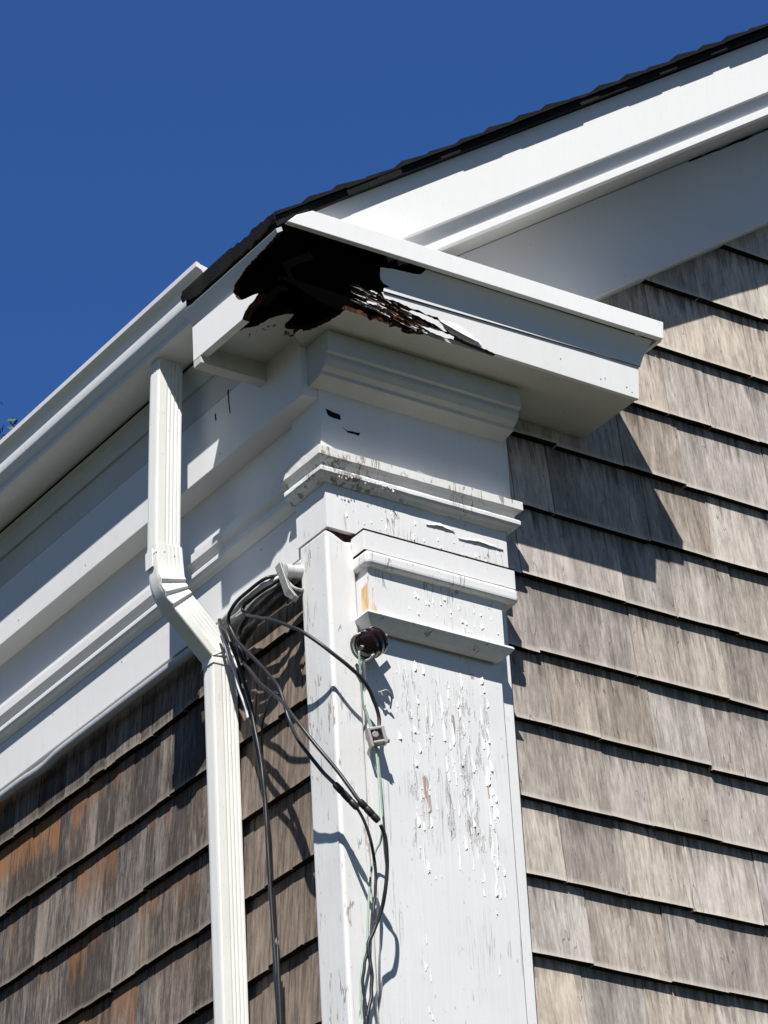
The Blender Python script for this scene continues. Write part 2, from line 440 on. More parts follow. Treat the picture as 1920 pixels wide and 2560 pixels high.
# ------------------------------------------------------------------ the house
house = thing("house", (0, 0, GZ), "shingled house corner with white painted trim and dark roof", "house")

# --- walls behind the shingles
RX = 2.1                      # ridge
def rk(x, a): return a + 0.697*(x-0.5)          # height of a rake line that is a high at x = .5
mb = MB()
mb.prism([(0.045, 0.046, GZ-0.05), (4.15, 0.046, GZ-0.05), (4.15, 0.046, 4.60), (RX, 0.046, rk(RX, 5.07)), (0.045, 0.046, rk(0.045, 5.04))], (0, 0.06, 0))
mb.box(0.046, 0.10, 0.1065, 5.0, GZ-0.05, 4.62)
mb.box(4.09, 4.1495, 0.1065, 5.0, GZ-0.05, 4.62)
mb.prism([(0.045, 5.001, GZ-0.05), (4.15, 5.001, GZ-0.05), (4.15, 5.001, 4.60), (RX, 5.001, rk(RX, 5.07)), (0.045, 5.001, rk(0.045, 5.04))], (0, 0.06, 0))
part(mb, "wall_sheathing", M['sheath'], house)

# --- shingle courses
EXP = 0.1289; Z0 = 3.724
STEP = 0.0142
def courses(axis, lo, hi, zlo, zhi, face, keep, seedv, wmin, wmax, first=None):
    """individual tapered shingles, butts standing proud; axis 'x' = gable wall, 'y' = eave wall"""
    mb = MB(); rg = random.Random(seedv)
    k0 = int(math.floor((zlo-Z0)/EXP)); k1 = int(math.ceil((zhi-Z0)/EXP))
    for k in range(k0, k1+1):
        zb = Z0 + k*EXP
        u = lo - rg.random()*0.05
        while u < hi:
            w = wmin+(wmax-wmin)*rg.random()**1.2
            a, bq = max(u, lo), min(u+w-0.0009-0.0016*rg.random(), hi)
            u += w
            if bq-a < 0.006 or not keep(a, bq, zb): continue
            r1, r2 = rg.random(), rg.random()
            z = zb + rg.uniform(-0.0016, 0.0016) + (rg.uniform(-0.005, 0.003) if rg.random() < 0.16 else 0)
            tilt = rg.uniform(-0.001, 0.001)
            out = rg.uniform(-0.0012, 0.0012)
            th = 0.0134+rg.uniform(-0.0012, 0.0012)
            cup = rg.uniform(-0.0009, 0.0012)
            vs = []; tone = []
            top = EXP*1.16
            for vi, vv in enumerate((0.0, 0.12, 0.55, 1.0)):
                zz = vv*top
                for uu in (0.0, 0.33, 0.67, 1.0):
                    q = face - 0.0022 + out - cup*math.sin(math.pi*uu)*(1-vv) + STEP*vv
                    p = a+(bq-a)*uu
                    zt = z+zz+(tilt*(uu-0.5)*2+rg.uniform(-0.0005, 0.0005) if vi == 0 else 0)
                    vs.append((p, q, zt) if axis == 'x' else (q, p, zt)); tone.append((r1, min(1, zz/EXP), r2))
            fs = [(i*4+j, i*4+j+1, i*4+j+5, i*4+j+4) for i in range(3) for j in range(3)]
            base = len(vs)
            for uu in (0.0, 0.33, 0.67, 1.0):            # back of the butt
                p = a+(bq-a)*uu; q = face-0.0022+out+th
                vs.append((p, q, z) if axis == 'x' else (q, p, z)); tone.append((r1, 0.0, r2))
            fs += [(j, base+j, base+j+1, j+1) for j in range(3)]
            fs += [(0, 4, 8, 12, base), (3, base+3, 15, 11, 7)]
            mb.add(vs, fs, [0]*9+[1]*3+[0, 0], tone)
    return mb
mb = courses('x', 0.3372, 1.62, 2.95, 5.6, 0.0300, lambda a, bq, z: z+EXP*1.2 < rk(a, 5.03), 11, 0.075, 0.215)
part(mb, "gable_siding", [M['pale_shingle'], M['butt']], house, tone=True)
mb = courses('y', 0.079, 2.5, 2.95, 4.16, 0.0310, lambda a, bq, z: True, 23, 0.035, 0.10)
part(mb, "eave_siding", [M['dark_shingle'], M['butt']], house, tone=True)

# --- corner pilaster
pil = MB(); pil.box(0.0545, 0.306, -0.0045, 0.052, GZ, 4.075)
def flakes(mb, count, zone, y, rg, lmin, lmax, wmin=0.0012, wmax=0.0034):
    """curled vertical slivers of paint, hinged on their left side and torn at the lower end"""
    for i in range(count):
        x, z = zone(rg)
        L = rg.uniform(lmin, lmax); w = rg.uniform(wmin, wmax); lift = min(0.0032, w*rg.uniform(0.2, 0.8)); side = 1 if rg.random() < 0.8 else -1
        lean = rg.uniform(-0.03, 0.06)*L; end = rg.uniform(0.2, 1.0); vs = []
        for a in range(7):
            t = a/6
            ww = w*(0.12+0.88*min(1, t*2.2))*(1 if t < 0.84 else end)*rg.uniform(0.82, 1.15)
            lf = lift*(t**0.7)*(1 if t < 0.84 else end)
            for c in range(3):
                s2 = c/2
                vs.append((x+side*ww*s2*(1-0.25*s2)+lean*t+rg.uniform(-0.00015, 0.00015), y-0.0002-lf*s2**1.4, z-L*t+rg.uniform(-0.0004, 0.0004)))
        mb.add(vs, [(r*3+c, r*3+c+1, r*3+c+4, r*3+c+3) for r in range(6) for c in range(2)])
rf = random.Random(5)
COL = [rf.uniform(0.105, 0.285) for _ in range(46)]
def zone_main(rg):
    x = rg.choice(COL)+rg.gauss(0, 0.0018)
    z = 4.030-0.36*rg.random()
    u = (4.03-z)/0.36                      # the worn band leans to the right going down
    lo, hi = (0.105, 0.275) if u < 0.45 else (0.115+0.02*u, 0.285)
    if not lo < x < hi or (u > 0.55 and 0.185 < x < 0.225 and rg.random() < 0.6): return zone_main(rg)
    return x, z
flakes(pil, 92, zone_main, -0.0045, rf, 0.012, 0.045, 0.0014, 0.0042)
flakes(pil, 34, zone_main, -0.0045, rf, 0.010, 0.026, 0.0036, 0.0068)
flakes(pil, 60, zone_main, -0.0045, rf, 0.003, 0.010, 0.0008, 0.0024)
flakes(pil, 10, lambda rg: (rg.choice((0.135, 0.17, 0.24, 0.262))+rg.gauss(0, 0.006), rg.uniform(3.45, 3.70)), -0.0045, rf, 0.006, 0.022)
pilaster = part(pil, "pilaster", M['shaft'], house)
mb = MB()
for pts in ([(0.1460, 3.824), (0.1520, 3.828), (0.1570, 3.818), (0.1585, 3.795), (0.1600, 3.772), (0.1560, 3.768), (0.1525, 3.785), (0.1485, 3.800)],
            [(0.2060, 3.938), (0.2110, 3.940), (0.2120, 3.925), (0.2105, 3.900), (0.2085, 3.899), (0.2070, 3.918)],
            [(0.2460, 4.018), (0.2520, 4.017), (0.2535, 4.010), (0.2480, 4.009)], [(0.2635, 3.840), (0.2665, 3.838), (0.2680, 3.815), (0.2655, 3.814)]):
    part(one('prism', [(x, -0.0049, z) for x, z in pts], (0, 0.0005, 0)), "bare_patch", M['raw'], house, pilaster)
part(box(0.0415, 0.3365, 0.0105, 0.070, GZ, 4.28), "backing_board", M['white'], house, pilaster, bevel=0.001)
part(box(0.005, 0.0535, 0.008, 0.074, 4.18, 4.2098), "rotten_joint", M['rot'], house, pilaster)
mb = MB(); mb.prism([(0.0, 0.002, GZ), (0.052, 0.002, GZ), (0.052, 0.002, 4.1950), (0.044, 0.002, 4.1965), (0.034, 0.002, 4.1940), (0.025, 0.002, 4.1985), (0.014, 0.002, 4.2040), (0.0, 0.002, 4.2085)], (0, 0.0755, 0))
part(mb, "corner_strip", M['strip'], house, pilaster, bevel=0.006, seg=4)
mb = MB(); mb.box(0.0005, 0.3385, -0.0005, 0.082, 4.210, 4.290)
flakes(mb, 30, lambda rg: (rg.uniform(0.02, 0.33), rg.uniform(4.225, 4.272)), -0.0005, rf, 0.003, 0.010)
# long peeling laps of paint
for (x0, x1, zc) in ((0.185, 0.238, 4.2590), (0.245, 0.330, 4.2500)):
    vs = []; n = 12
    for i in range(n+1):
        t = i/n; x = x0+(x1-x0)*t; z = zc+rf.uniform(-0.0010, 0.0010)+0.004*math.sin(3*t)
        hgt = 0.007*(0.35+0.65*math.sin(math.pi*t))*rf.uniform(0.85, 1.15)
        vs += [(x, -0.0007, z+hgt), (x, -0.0028, z+hgt*0.4), (x, -0.0032*math.sin(math.pi*(0.08+0.84*t))-0.001, z)]
    mb.add(vs, [(i*3+c, i*3+c+1, i*3+c+4, i*3+c+3) for i in range(n) for c in range(2)])
part(mb, "capital_block", M['worn'], house, pilaster, bevel=0.0012)
def rough_box(x0, x1, y0, y1, z0, z1, n, amp, rg):
    """board whose long lower and upper front edges are slightly uneven"""
    mb = MB(); vs = []
    for i in range(n+1):
        x = x0+(x1-x0)*i/n
        j = lambda: rg.uniform(-amp, amp)
        vs += [(x, y1, z0), (x, y0, z0+j()), (x, y0, z1+j()), (x, y1, z1)]
    fs = [(i*4+c, i*4+(c+1) % 4, i*4+4+(c+1) % 4, i*4+4+c) for i in range(n) for c in range(4)]
    fs += [(3, 2, 1, 0), tuple(n*4+c for c in range(4))]
    mb.add(vs, fs); return mb
part(rough_box(0.048, 0.329, -0.028, 0.03, 4.1695, 4.2035, 24, 0.0005, rf), "capital_board", M['white'], house, pilaster, bevel=0.001)
part(box(0.0475, 0.3292, -0.0284, 0.02, 4.2034, 4.2056), "joint_shade_strip", M['dark'], house, pilaster)  # dark strip put in as the shadow line above the board
part(box(0.0475, 0.3292, -0.0284, 0.02, 4.1676, 4.1696), "joint_shade_strip", M['dark'], house, pilaster)  # second dark strip, drawn as the shadow line between board and bead
part(box(0.0455, 0.3285, -0.036, 0.03, 4.1425, 4.1675), "capital_bead", M['worn'], house, pilaster, bevel=0.0075, seg=4)
mb = rough_box(0.054, 0.3015, -0.024, 0.03, 4.066, 4.1428, 24, 0.0005, rf)
flakes(mb, 34, lambda rg: (rg.uniform(0.12, 0.295), rg.uniform(4.082, 4.128)), -0.024, rf, 0.004, 0.014, 0.0014, 0.0040)
part(mb, "neck_board", M['worn'], house, pilaster, bevel=0.001)
mb = MB()
mb.sweep([(0.054, 0.03), (0.054, -0.024), (0.302, -0.024), (0.302, 0.03)],
         [(-0.004, 4.0655), (0.009, 4.0650), (0.011, 4.0610), (0.007, 4.0560), (-0.002, 4.0470), (-0.012, 4.0420), (-0.014, 4.05)])
part(mb, "neck_moulding", M['peeling'], house, pilaster, bevel=0.0006)
# rust stain running down the left end of the neck board is in its own thin film of stained paint
mst, nt, b = new_mat("rust_stained_paint", 0.6, 0.3)
nt.links.new(mix(nt, ramp(nt, noise(nt, coords(nt, (70, 70, 9)), 1.0, 4, 0.6), [(0.38, g(0)), (0.62, g(1))]), (0.78, 0.74, 0.66), (0.62, 0.36, 0.12)), b.inputs["Base Color"])
mb = MB()
mb.add([(0.0545, -0.0247, 4.108), (0.062, -0.0247, 4.110), (0.060, -0.0247, 4.092), (0.066, -0.0247, 4.076), (0.070, -0.0247, 4.067), (0.0545, -0.0247, 4.067)], [(0, 1, 2, 3, 4, 5)])
mb.add([(0.0533, -0.0235, 4.118), (0.0533, -0.006, 4.112), (0.0533, -0.002, 4.068), (0.0533, -0.0235, 4.068)], [(0, 1, 2, 3)])
part(mb, "rust_stain", mst, house, pilaster)
CAPM = [(-0.006, 4.3400), (0.019, 4.3375), (0.0215, 4.3360), (0.0215, 4.3215), (0.0165, 4.3185), (0.0120, 4.3130), (0.0105, 4.3075),
        (0.0160, 4.3050), (0.0178, 4.3020), (0.0178, 4.2965), (0.0150, 4.2925), (0.0090, 4.2895), (0.0050, 4.2850), (-0.006, 4.2850)]
mb = MB(); mb.sweep([(0.0, 0.0845), (0.0, 0.0), (0.3385, 0.0), (0.3385, 0.05)], CAPM, sub=0.012, amp=0.0004)
flakes(mb, 26, lambda rg: (rg.uniform(0.0, 0.12), rg.uniform(4.292, 4.304)), -0.0178, rf, 0.002, 0.006)
part(mb, "capital_moulding", M['peeling'], house, pilaster)
mb = MB(); mb.box(0.0035, 0.3605, 0.008, 0.0875, 4.330, 4.5262)
part(mb, "frieze_block", M['white'], house, pilaster, bevel=0.0006)
for pts in ([(0.0146, 4.4234), (0.026, 4.4215), (0.040, 4.4205), (0.0425, 4.412), (0.030, 4.411), (0.019, 4.413)],
            [(0.0445, 4.3992), (0.053, 4.3945), (0.064, 4.3965), (0.077, 4.3975), (0.074, 4.392), (0.066, 4.393), (0.054, 4.3918)]):
    pts, fl = fract(pts, [1]*len(pts), 0.0007)
    part(one('prism', [(x, 0.0075, z) for x, z in pts], (0, 0.0015, 0)), "paint_hole", M['dark'], house, pilaster)
mb = MB(); mb.sweep([(-0.0145, 0.008), (0.3500, 0.008)],
    [(-0.003, 4.5265), (0.058, 4.5265), (0.058, 4.4905), (0.0525, 4.4880), (0.0505, 4.4850), (0.0510, 4.4800), (0.0450, 4.4710), (0.0360, 4.4660), (0.0345, 4.4600), (0.006, 4.4550), (-0.003, 4.4550)])
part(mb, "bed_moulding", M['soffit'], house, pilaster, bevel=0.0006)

# --- cornice return with its rotted corner
sj_rim = [(-0.1159, 0.0448), (-0.093, -0.0082), (-0.0646, -0.0352), (-0.0629, -0.0043), (-0.0474, 0.0015), (-0.0470, -0.0310), (-0.0324, -0.0442), (-0.0238, -0.0746), (-0.0202, -0.110)]
fx = [(0.0444, 4.5765), (0.0503, 4.5659), (0.065, 4.5677), (0.0794, 4.5661), (0.1019, 4.5627), (0.1117, 4.5642), (0.1245, 4.5606), (0.1491, 4.5621),
      (0.152, 4.5566), (0.1595, 4.547), (0.1689, 4.5411), (0.1802, 4.5382), (0.1963, 4.5335), (0.2276, 4.5309), (0.2571, 4.5275), (0.5385, 4.5260), (0.5440, 4.5890)]
fxj, fl = fract(fx, [1 if i < 14 else 0 for i in range(len(fx))], 0.0009)
mb = MB(); mb.prism([(x, -0.1166, z) for x, z in fxj], (0, 0.0075, 0), 0, fl)
ret = part(mb, "cornice_return", [M['white'], M['rot']], house, bevel=0.0004)
rot = [(0.0288, 4.5768), (0.0523, 4.5800), (0.168, 4.577), (0.172, 4.5320), (0.163, 4.5335), (0.1385, 4.5300), (0.1194, 4.5367), (0.1098, 4.5454),
       (0.092, 4.541), (0.0773, 4.5464), (0.0742, 4.5404), (0.0614, 4.548), (0.0426, 4.5505), (0.030, 4.557), (0.0216, 4.554), (0.0192, 4.5666)]
rot, fl = fract(rot, [1]*len(rot), 0.0012)
mb = MB(); mb.prism([(x, -0.1075, z) for x, z in rot], (0, 0.008, 0))
part(mb, "rotten_core", M['rot'], house, ret)
for fl, dy in (([(0.0916, 4.5543), (0.1, 4.5585), (0.1243, 4.5572), (0.1486, 4.5542), (0.163, 4.5388), (0.1572, 4.5376), (0.1414, 4.545), (0.1156, 4.5498)], 0.0),
           ([(0.1113, 4.5335), (0.1309, 4.5355), (0.1554, 4.535), (0.1749, 4.5329), (0.1736, 4.527), (0.1547, 4.5253), (0.1304, 4.5275)], 0.001),
           ([(0.0141, 4.5496), (0.0318, 4.5515), (0.0332, 4.5475), (0.0155, 4.5456)], 0.0),
           ([(0.021, 4.5713), (0.0266, 4.5723), (0.0361, 4.5705), (0.0336, 4.5681)], 0.0)):
    fl, _ = fract(fl, [1]*len(fl), 0.0009)
    mb = MB(); mb.prism([(x, -0.1185-dy-0.02*(4.56-z), z) for x, z in fl], (0, 0.0016, 0), 0, 1)
    part(mb, "paint_flake", [M['white'], M['rot']], house, ret)
# stringy fibres of rotted wood, most of them lying along the grain
mb = MB(); rs = random.Random(31)
for i in range(150):
    x = 0.015+0.140*rs.random()**1.4; zlim = 4.575-0.19*(x-0.02)
    z = rs.uniform(max(4.529, zlim-0.034), zlim); y = -0.1085-rs.uniform(0, 0.006)
    L = rs.uniform(0.008, 0.036); dz = rs.uniform(0.10, 0.24)*L; w = rs.uniform(0.0004, 0.0013)
    mi = 1 if rs.random() < 0.42 else 0
    vs = [(x, y, z+w), (x, y, z-w), (x-L*0.6, y-rs.uniform(-0.001, 0.003), z+dz*0.5-w*0.6), (x-L, y-rs.uniform(-0.001, 0.004), z+dz), (x-L*0.55, y+0.001, z+dz*0.5+w*0.5)]
    mb.add(vs, [(0, 1, 2, 4), (4, 2, 3)], mi)
for i in range(70):                                      # crumbs hanging at the lower lip of the hole
    j = rs.randrange(len(sj_rim)-1); p = Vector(sj_rim[j]).lerp(Vector(sj_rim[j+1]), rs.random())
    a = rs.uniform(0, 6.28); L = rs.uniform(0.003, 0.010); w = rs.uniform(0.0006, 0.0015)
    q = (p.x+math.cos(a)*L, p.y+math.sin(a)*L, 4.530+rs.uniform(-0.004, 0.006))
    mb.add([(p.x-w, p.y, 4.531), (p.x+w, p.y, 4.531), q, (p.x, p.y+w, 4.534)], [(0, 1, 2), (1, 3, 2), (3, 0, 2)], 0)
tag(part(mb, "wood_fibres", [M['rot'], M['white']], house, ret), kind='stuff')
# lifted flap of paint on the face
mb = MB(); vs = []; n = 10
for i in range(n+1):
    t = i/n; x = 0.150+0.075*t; z = 4.5535-0.017*t
    vs += [(x, -0.1172, z+0.011*math.sin(math.pi*t)+0.003), (x, -0.1185-0.003*math.sin(math.pi*t), z+0.003), (x+0.004, -0.1190-0.0065*math.sin(math.pi*t), z-0.007*math.sin(math.pi*t))]
mb.add(vs, [(i*3+c, i*3+c+1, i*3+c+4, i*3+c+3) for i in range(n) for c in range(2)])
part(mb, "paint_flake", M['white'], house, ret, smooth=True)
for (x, z) in ((0.385, 4.556), (0.463, 4.541), (0.472, 4.545), (0.515, 4.541), (0.525, 4.5345)):
    part(one('lathe', [(0, 0.0011), (0.0008, 0.0011)], (x, -0.1170, z), (0, 1, 0), 8), "nail_hole", M['dark'], house, ret)
def crown_pt(x, t):
    zb = 4.5885-0.0115*min(1, max(0, (0.54-x)/0.5)); zt = 4.6330-0.003*min(1, max(0, (0.54-x)/0.5))
    cov = 0.0055*math.sin(math.pi*t)
    return (x, -0.1185-0.0165*t+cov, zb+(zt-zb)*t)
cw = [(0.5455, 0), (0.5720, 1), (0.1189, 1.0), (0.1108, .80), (0.0916, .74), (0.0713, .76), (0.0539, .77), (0.0384, .70), (0.0413, .38), (0.0473, .27), (0.066, .235), (0.0752, .20), (0.0479, .14), (0.0466, .0)]
# split into rows so the crown is hollowed
mb = MB(); rows = 8
def left_at(t):
    prof = [(0.0, 0.0466), (0.12, 0.0479), (0.20, 0.060), (0.27, 0.0473), (0.38, 0.0413), (0.55, 0.0395), (0.70, 0.0384), (0.76, 0.062), (0.78, 0.095), (0.84, 0.112), (1.0, 0.1189)]
    for (a, xa), (c, xc) in zip(prof[:-1], prof[1:]):
        if a <= t <= c: return xa+(xc-xa)*(t-a)/(c-a)
    return prof[-1][1]
ts = [0, .06, .12, .20, .27, .38, .48, .58, .70, .76, .80, .84, .92, 1.0]
vs = []; cols = 12
for t in ts:
    l = left_at(t); rr_ = 0.5455+0.0165*t
    for c in range(cols+1):
        vs.append(crown_pt(l+(rr_-l)*(c/cols), t))
mb.add(vs, [(i*(cols+1)+c, i*(cols+1)+c+1, (i+1)*(cols+1)+c+1, (i+1)*(cols+1)+c) for i in range(len(ts)-1) for c in range(cols)])
# right hand return of the crown
vs = []
for t in ts:
    p = crown_pt(0.545, t); xx = 0.5455+0.0165*t-0.0030*math.sin(math.pi*t)
    vs += [(xx, p[1], p[2]), (xx, 0.036, p[2])]
mb.add(vs, [(i*2, i*2+1, i*2+3, i*2+2) for i in range(len(ts)-1)])
part(mb, "crown", M['white'], house, ret, solid=0.0012, smooth=True)
mb = MB()
capf = [(-0.145, 4.6265), (0.5747, 4.6325), (0.578, 4.6650), (-0.0985, 4.6610), (-0.128, 4.6440)]
mb.prism([(x, -0.1490, z) for x, z in capf], (0, 0.010, 0))
mb.box(0.5705, 0.5778, -0.1398, 0.036, 4.6328, 4.6645)
mb.add([(-0.0985, -0.1395, 4.6605), (0.578, -0.1395, 4.6645), (0.578, 0.045, 4.702), (-0.0985, 0.045, 4.697)], [(0, 1, 2, 3)])
mb.add([(-0.0985, -0.141, 4.6590), (0.570, -0.141, 4.6630), (0.570, 0.045, 4.699), (-0.0985, 0.045, 4.695)], [(0, 3, 2, 1)], 1)  # sheet under the cap coloured near-black so the cavity looks unlit
part(mb, "cap_flashing", [M['clean'], M['dark']], house, ret, bevel=0.0008)
sj = [(0.5375, -0.110), (0.5375, 0.036), (0.40, 0.036), (0.365, 0.036), (0.352, 0.036), (0.352, 0.012), (-0.020, 0.012), (-0.030, 0.004), (-0.0517, -0.012), (-0.0517, -0.0304), (-0.0470, -0.0310), (-0.043, -0.0265),
      (-0.0324, -0.0442), (-0.0290, -0.058), (-0.0238, -0.0746), (-0.0215, -0.093), (-0.0202, -0.110), (0.02, -0.1085), (0.028, -0.1035), (0.034, -0.108), (0.060, -0.1085), (0.066, -0.101), (0.072, -0.1085),
      (0.084, -0.1085), (0.088, -0.101), (0.104, -0.0995), (0.112, -0.105), (0.125, -0.109)]
sj, fl = fract(sj, [0 if i < 8 or i == len(sj)-1 else 1 for i in range(len(sj))], 0.0016)
mb = MB(); mb.prism([(x, y, 4.5270) for x, y in sj], (0, 0, 0.008), 0, fl)
sb = [(-0.134, 0.108), (-0.134, 0.055), (-0.1159, 0.0448), (-0.108, 0.030), (-0.0997, 0.0213), (-0.093, -0.0082), (-0.0807, -0.0288), (-0.0696, -0.0386), (-0.0646, -0.0352), (-0.0640, -0.018), (-0.0629, -0.0043),
      (-0.0545, 0.0035), (-0.0474, 0.0015), (-0.0353, -0.0062), (-0.0250, 0.002), (-0.020, 0.0108), (-0.020, 0.108)]
sb, fl = fract(sb, [1 if 1 <= i <= 14 else 0 for i in range(len(sb))], 0.0016)
mb.prism([(x, y, 4.5450) for x, y in sb], (0, 0, 0.007), 0, fl)
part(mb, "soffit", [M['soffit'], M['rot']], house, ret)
part(box(-0.1465, -0.024, 0.107, 0.1290, 4.5125, 4.640), "back_board", M['soffit'], house, ret, bevel=0.001)
part(box(0.5320, 0.5365, -0.1085, 0.036, 4.5352, 4.630), "end_board", M['white'], house, ret)
sf = [(0.1285, 4.5877), (0.006, 4.5830), (-0.0023, 4.5686), (-0.012, 4.5605), (-0.024, 4.5561), (-0.036, 4.5525), (-0.0632, 4.5440), (-0.0495, 4.5385), (-0.036, 4.5375), (-0.0248, 4.5335), (-0.0190, 4.528), (-0.0152, 4.5235), (0.1285, 4.5255)]
sf, fl = fract(sf, [0]+[1]*10+[0, 0], 0.0011)
mb = MB(); mb.prism([(-0.147, y, z) for y, z in sf], (0.0135, 0, 0), 0, fl)
part(mb, "side_fascia", [M['clean'], M['rot']], house, ret, bevel=0.0004)
sc = [(0.1285, 4.5885), (0.0107, 4.5845), (0.0, 4.5920), (-0.012, 4.5945), (-0.0327, 4.5985), (-0.057, 4.6012), (-0.0811, 4.6022), (-0.1000, 4.6030), (-0.118, 4.6045), (-0.1390, 4.6070), (-0.1400, 4.6130), (0.1285, 4.6130)]
sc, fl = fract(sc, [0]+[1]*8+[0, 0, 0], 0.0010)
mb = MB(); mb.prism([(-0.1473-0.56*(z-4.5885), y, z) for y, z in sc], (0.010, 0, 0.007), 0, fl)
part(mb, "side_crown", [M['white'], M['rot']], house, ret, bevel=0.0004)
# dark cavity: sheathing, lookout, laths, plus added panels that block the sun
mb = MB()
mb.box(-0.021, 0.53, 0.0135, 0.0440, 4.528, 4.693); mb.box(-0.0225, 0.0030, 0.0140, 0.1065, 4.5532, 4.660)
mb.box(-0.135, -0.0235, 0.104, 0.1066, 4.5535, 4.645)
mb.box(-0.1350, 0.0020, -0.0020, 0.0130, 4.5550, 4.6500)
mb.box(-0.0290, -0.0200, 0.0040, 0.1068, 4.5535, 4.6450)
mb.prism([(-0.128, -0.100, 4.536), (-0.128, -0.06, 4.531), (-0.128, -0.02, 4.532), (-0.128, 0.012, 4.539), (-0.128, 0.030, 4.5525), (-0.128, 0.104, 4.5525), (-0.128, 0.104, 4.640), (-0.128, -0.100, 4.645)], (0.010, 0, 0))  # added panel, stops sun entering through the side of the hole
mb.prism([(-0.132, -0.1050, 4.552), (-0.110, -0.1050, 4.549), (-0.088, -0.1050, 4.540), (-0.060, -0.1050, 4.531), (-0.03, -0.1050, 4.5285), (0.02, -0.1050, 4.5290), (0.06, -0.1050, 4.536), (0.09, -0.1050, 4.548), (0.24, -0.1000, 4.548), (0.24, -0.1000, 4.655), (-0.132, -0.1050, 4.648)], (0, 0.008, 0))  # added panel, stops sun entering through the open front
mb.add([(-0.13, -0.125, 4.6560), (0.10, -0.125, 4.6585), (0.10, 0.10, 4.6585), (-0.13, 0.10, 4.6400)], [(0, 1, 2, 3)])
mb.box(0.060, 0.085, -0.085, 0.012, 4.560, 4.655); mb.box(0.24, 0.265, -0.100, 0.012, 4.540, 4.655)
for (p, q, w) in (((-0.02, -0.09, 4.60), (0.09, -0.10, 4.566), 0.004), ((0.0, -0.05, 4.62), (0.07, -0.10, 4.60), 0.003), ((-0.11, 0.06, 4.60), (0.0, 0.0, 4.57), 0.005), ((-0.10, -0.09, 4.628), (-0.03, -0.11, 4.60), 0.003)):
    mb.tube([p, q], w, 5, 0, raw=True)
part(mb, "cavity_framing_baffles", M['black'], house, ret)  # all coloured black so the inside looks unlit

# --- roof
def ztop(x, y=0):
    z = 5.1000+0.700*(x-0.5)
    return z
xs = [-0.156, -0.14, -0.12, -0.09, -0.06, -0.03, 0.05, 0.4, 1.0, 1.6, RX]
mb = MB()
def strip(xa, y0, y1, th0, th1):
    vs = []
    for x in xa:
        zt = ztop(x); th = th0+(th1-th0)*min(1, max(0, (x+0.17)/0.17))
        vs += [(x, y0, zt-th), (x, y1, zt-th), (x, y1, zt), (x, y0, zt)]
    n = len(xa)
    fs = [(i*4+c, i*4+(c+1) % 4, i*4+4+(c+1) % 4, i*4+4+c) for i in range(n-1) for c in range(4)]+[(0, 1, 2, 3), tuple((n-1)*4+c for c in (3, 2, 1, 0))]
    mb.add(vs, fs)
strip(xs, -0.1330, 0.1300, 0.018, 0.012)
strip([x for x in xs if x > -0.1]+[], 0.1300, 5.1, 0.012, 0.012)
# far slope
z_r = ztop(RX)
mb.add([(RX, -0.129, z_r), (4.35, -0.129, z_r-0.7*(4.35-RX)), (4.35, 5.1, z_r-0.7*(4.35-RX)), (RX, 5.1, z_r),
        (RX, -0.129, z_r-0.012), (4.35, -0.129, z_r-0.012-0.7*(4.35-RX)), (4.35, 5.1, z_r-0.012-0.7*(4.35-RX)), (RX, 5.1, z_r-0.012)],
       [(0, 1, 2, 3), (7, 6, 5, 4), (0, 4, 5, 1), (1, 5, 6, 2), (3, 2, 6, 7)])
roof = part(mb, "roof", M['asphalt'], house)
mb = MB(); x = -0.160; rr = random.Random(3)
while x < RX-0.02:
    e = 0.0600+rr.uniform(-0.002, 0.002)
    ya = -0.1375+rr.uniform(-0.0045, 0.004)
    yb = 0.1320 if x < -0.095 else 5.1
    segs = [ya]
    while segs[-1] < min(yb, 1.6): segs.append(min(yb, segs[-1]+rr.uniform(0.08, 0.2)))
    if segs[-1] < yb: segs.append(yb)
    x2 = min(x+e*1.3, RX)
    for a, c in zip(segs[:-1], segs[1:]):
        j = rr.uniform(-0.003, 0.003); lift = 0.0105+rr.uniform(-0.0025, 0.0040)
        vs = [(x+j, a, ztop(x+j)+0.0012), (x+j, c-0.001, ztop(x+j)+0.0012), (x+j, c-0.001, ztop(x+j)+lift), (x+j, a, ztop(x+j)+lift),
              (x2, a, ztop(x2)+0.001), (x2, c-0.001, ztop(x2)+0.001), (x2, c-0.001, ztop(x2)+0.0035), (x2, a, ztop(x2)+0.0035)]
        mb.add(vs, [(0, 1, 2, 3), (3, 2, 6, 7), (0, 3, 7, 4), (1, 5, 6, 2), (4, 7, 6, 5)])
    x += e
part(mb, "roof_shingles", M['asphalt'], house, roof)
# hanging black drip edge along the rotted corner
mb = MB(); vs = []; n = 40
for i in range(n+1):
    y = -0.1380+0.2715*i/n
    tp = min(1, max(0.35, (0.150-y)/0.05)); jag = rr.uniform(-0.0014, 0.0014)
    zt = ztop(-0.160)+0.0045+rr.uniform(-0.0016, 0.0016)+(0.002 if (i//5) % 2 else 0)
    vs += [(-0.1612-0.0006*((i//5) % 2), y, zt), (-0.1585, y, zt-0.004-(0.0175-max(0, -0.095-y)*0.30)*tp+jag)]
mb.add(vs, [(i*2, i*2+1, i*2+3, i*2+2) for i in range(n)])
part(mb, "drip_edge", M['asphalt'], house, roof, solid=0.003)

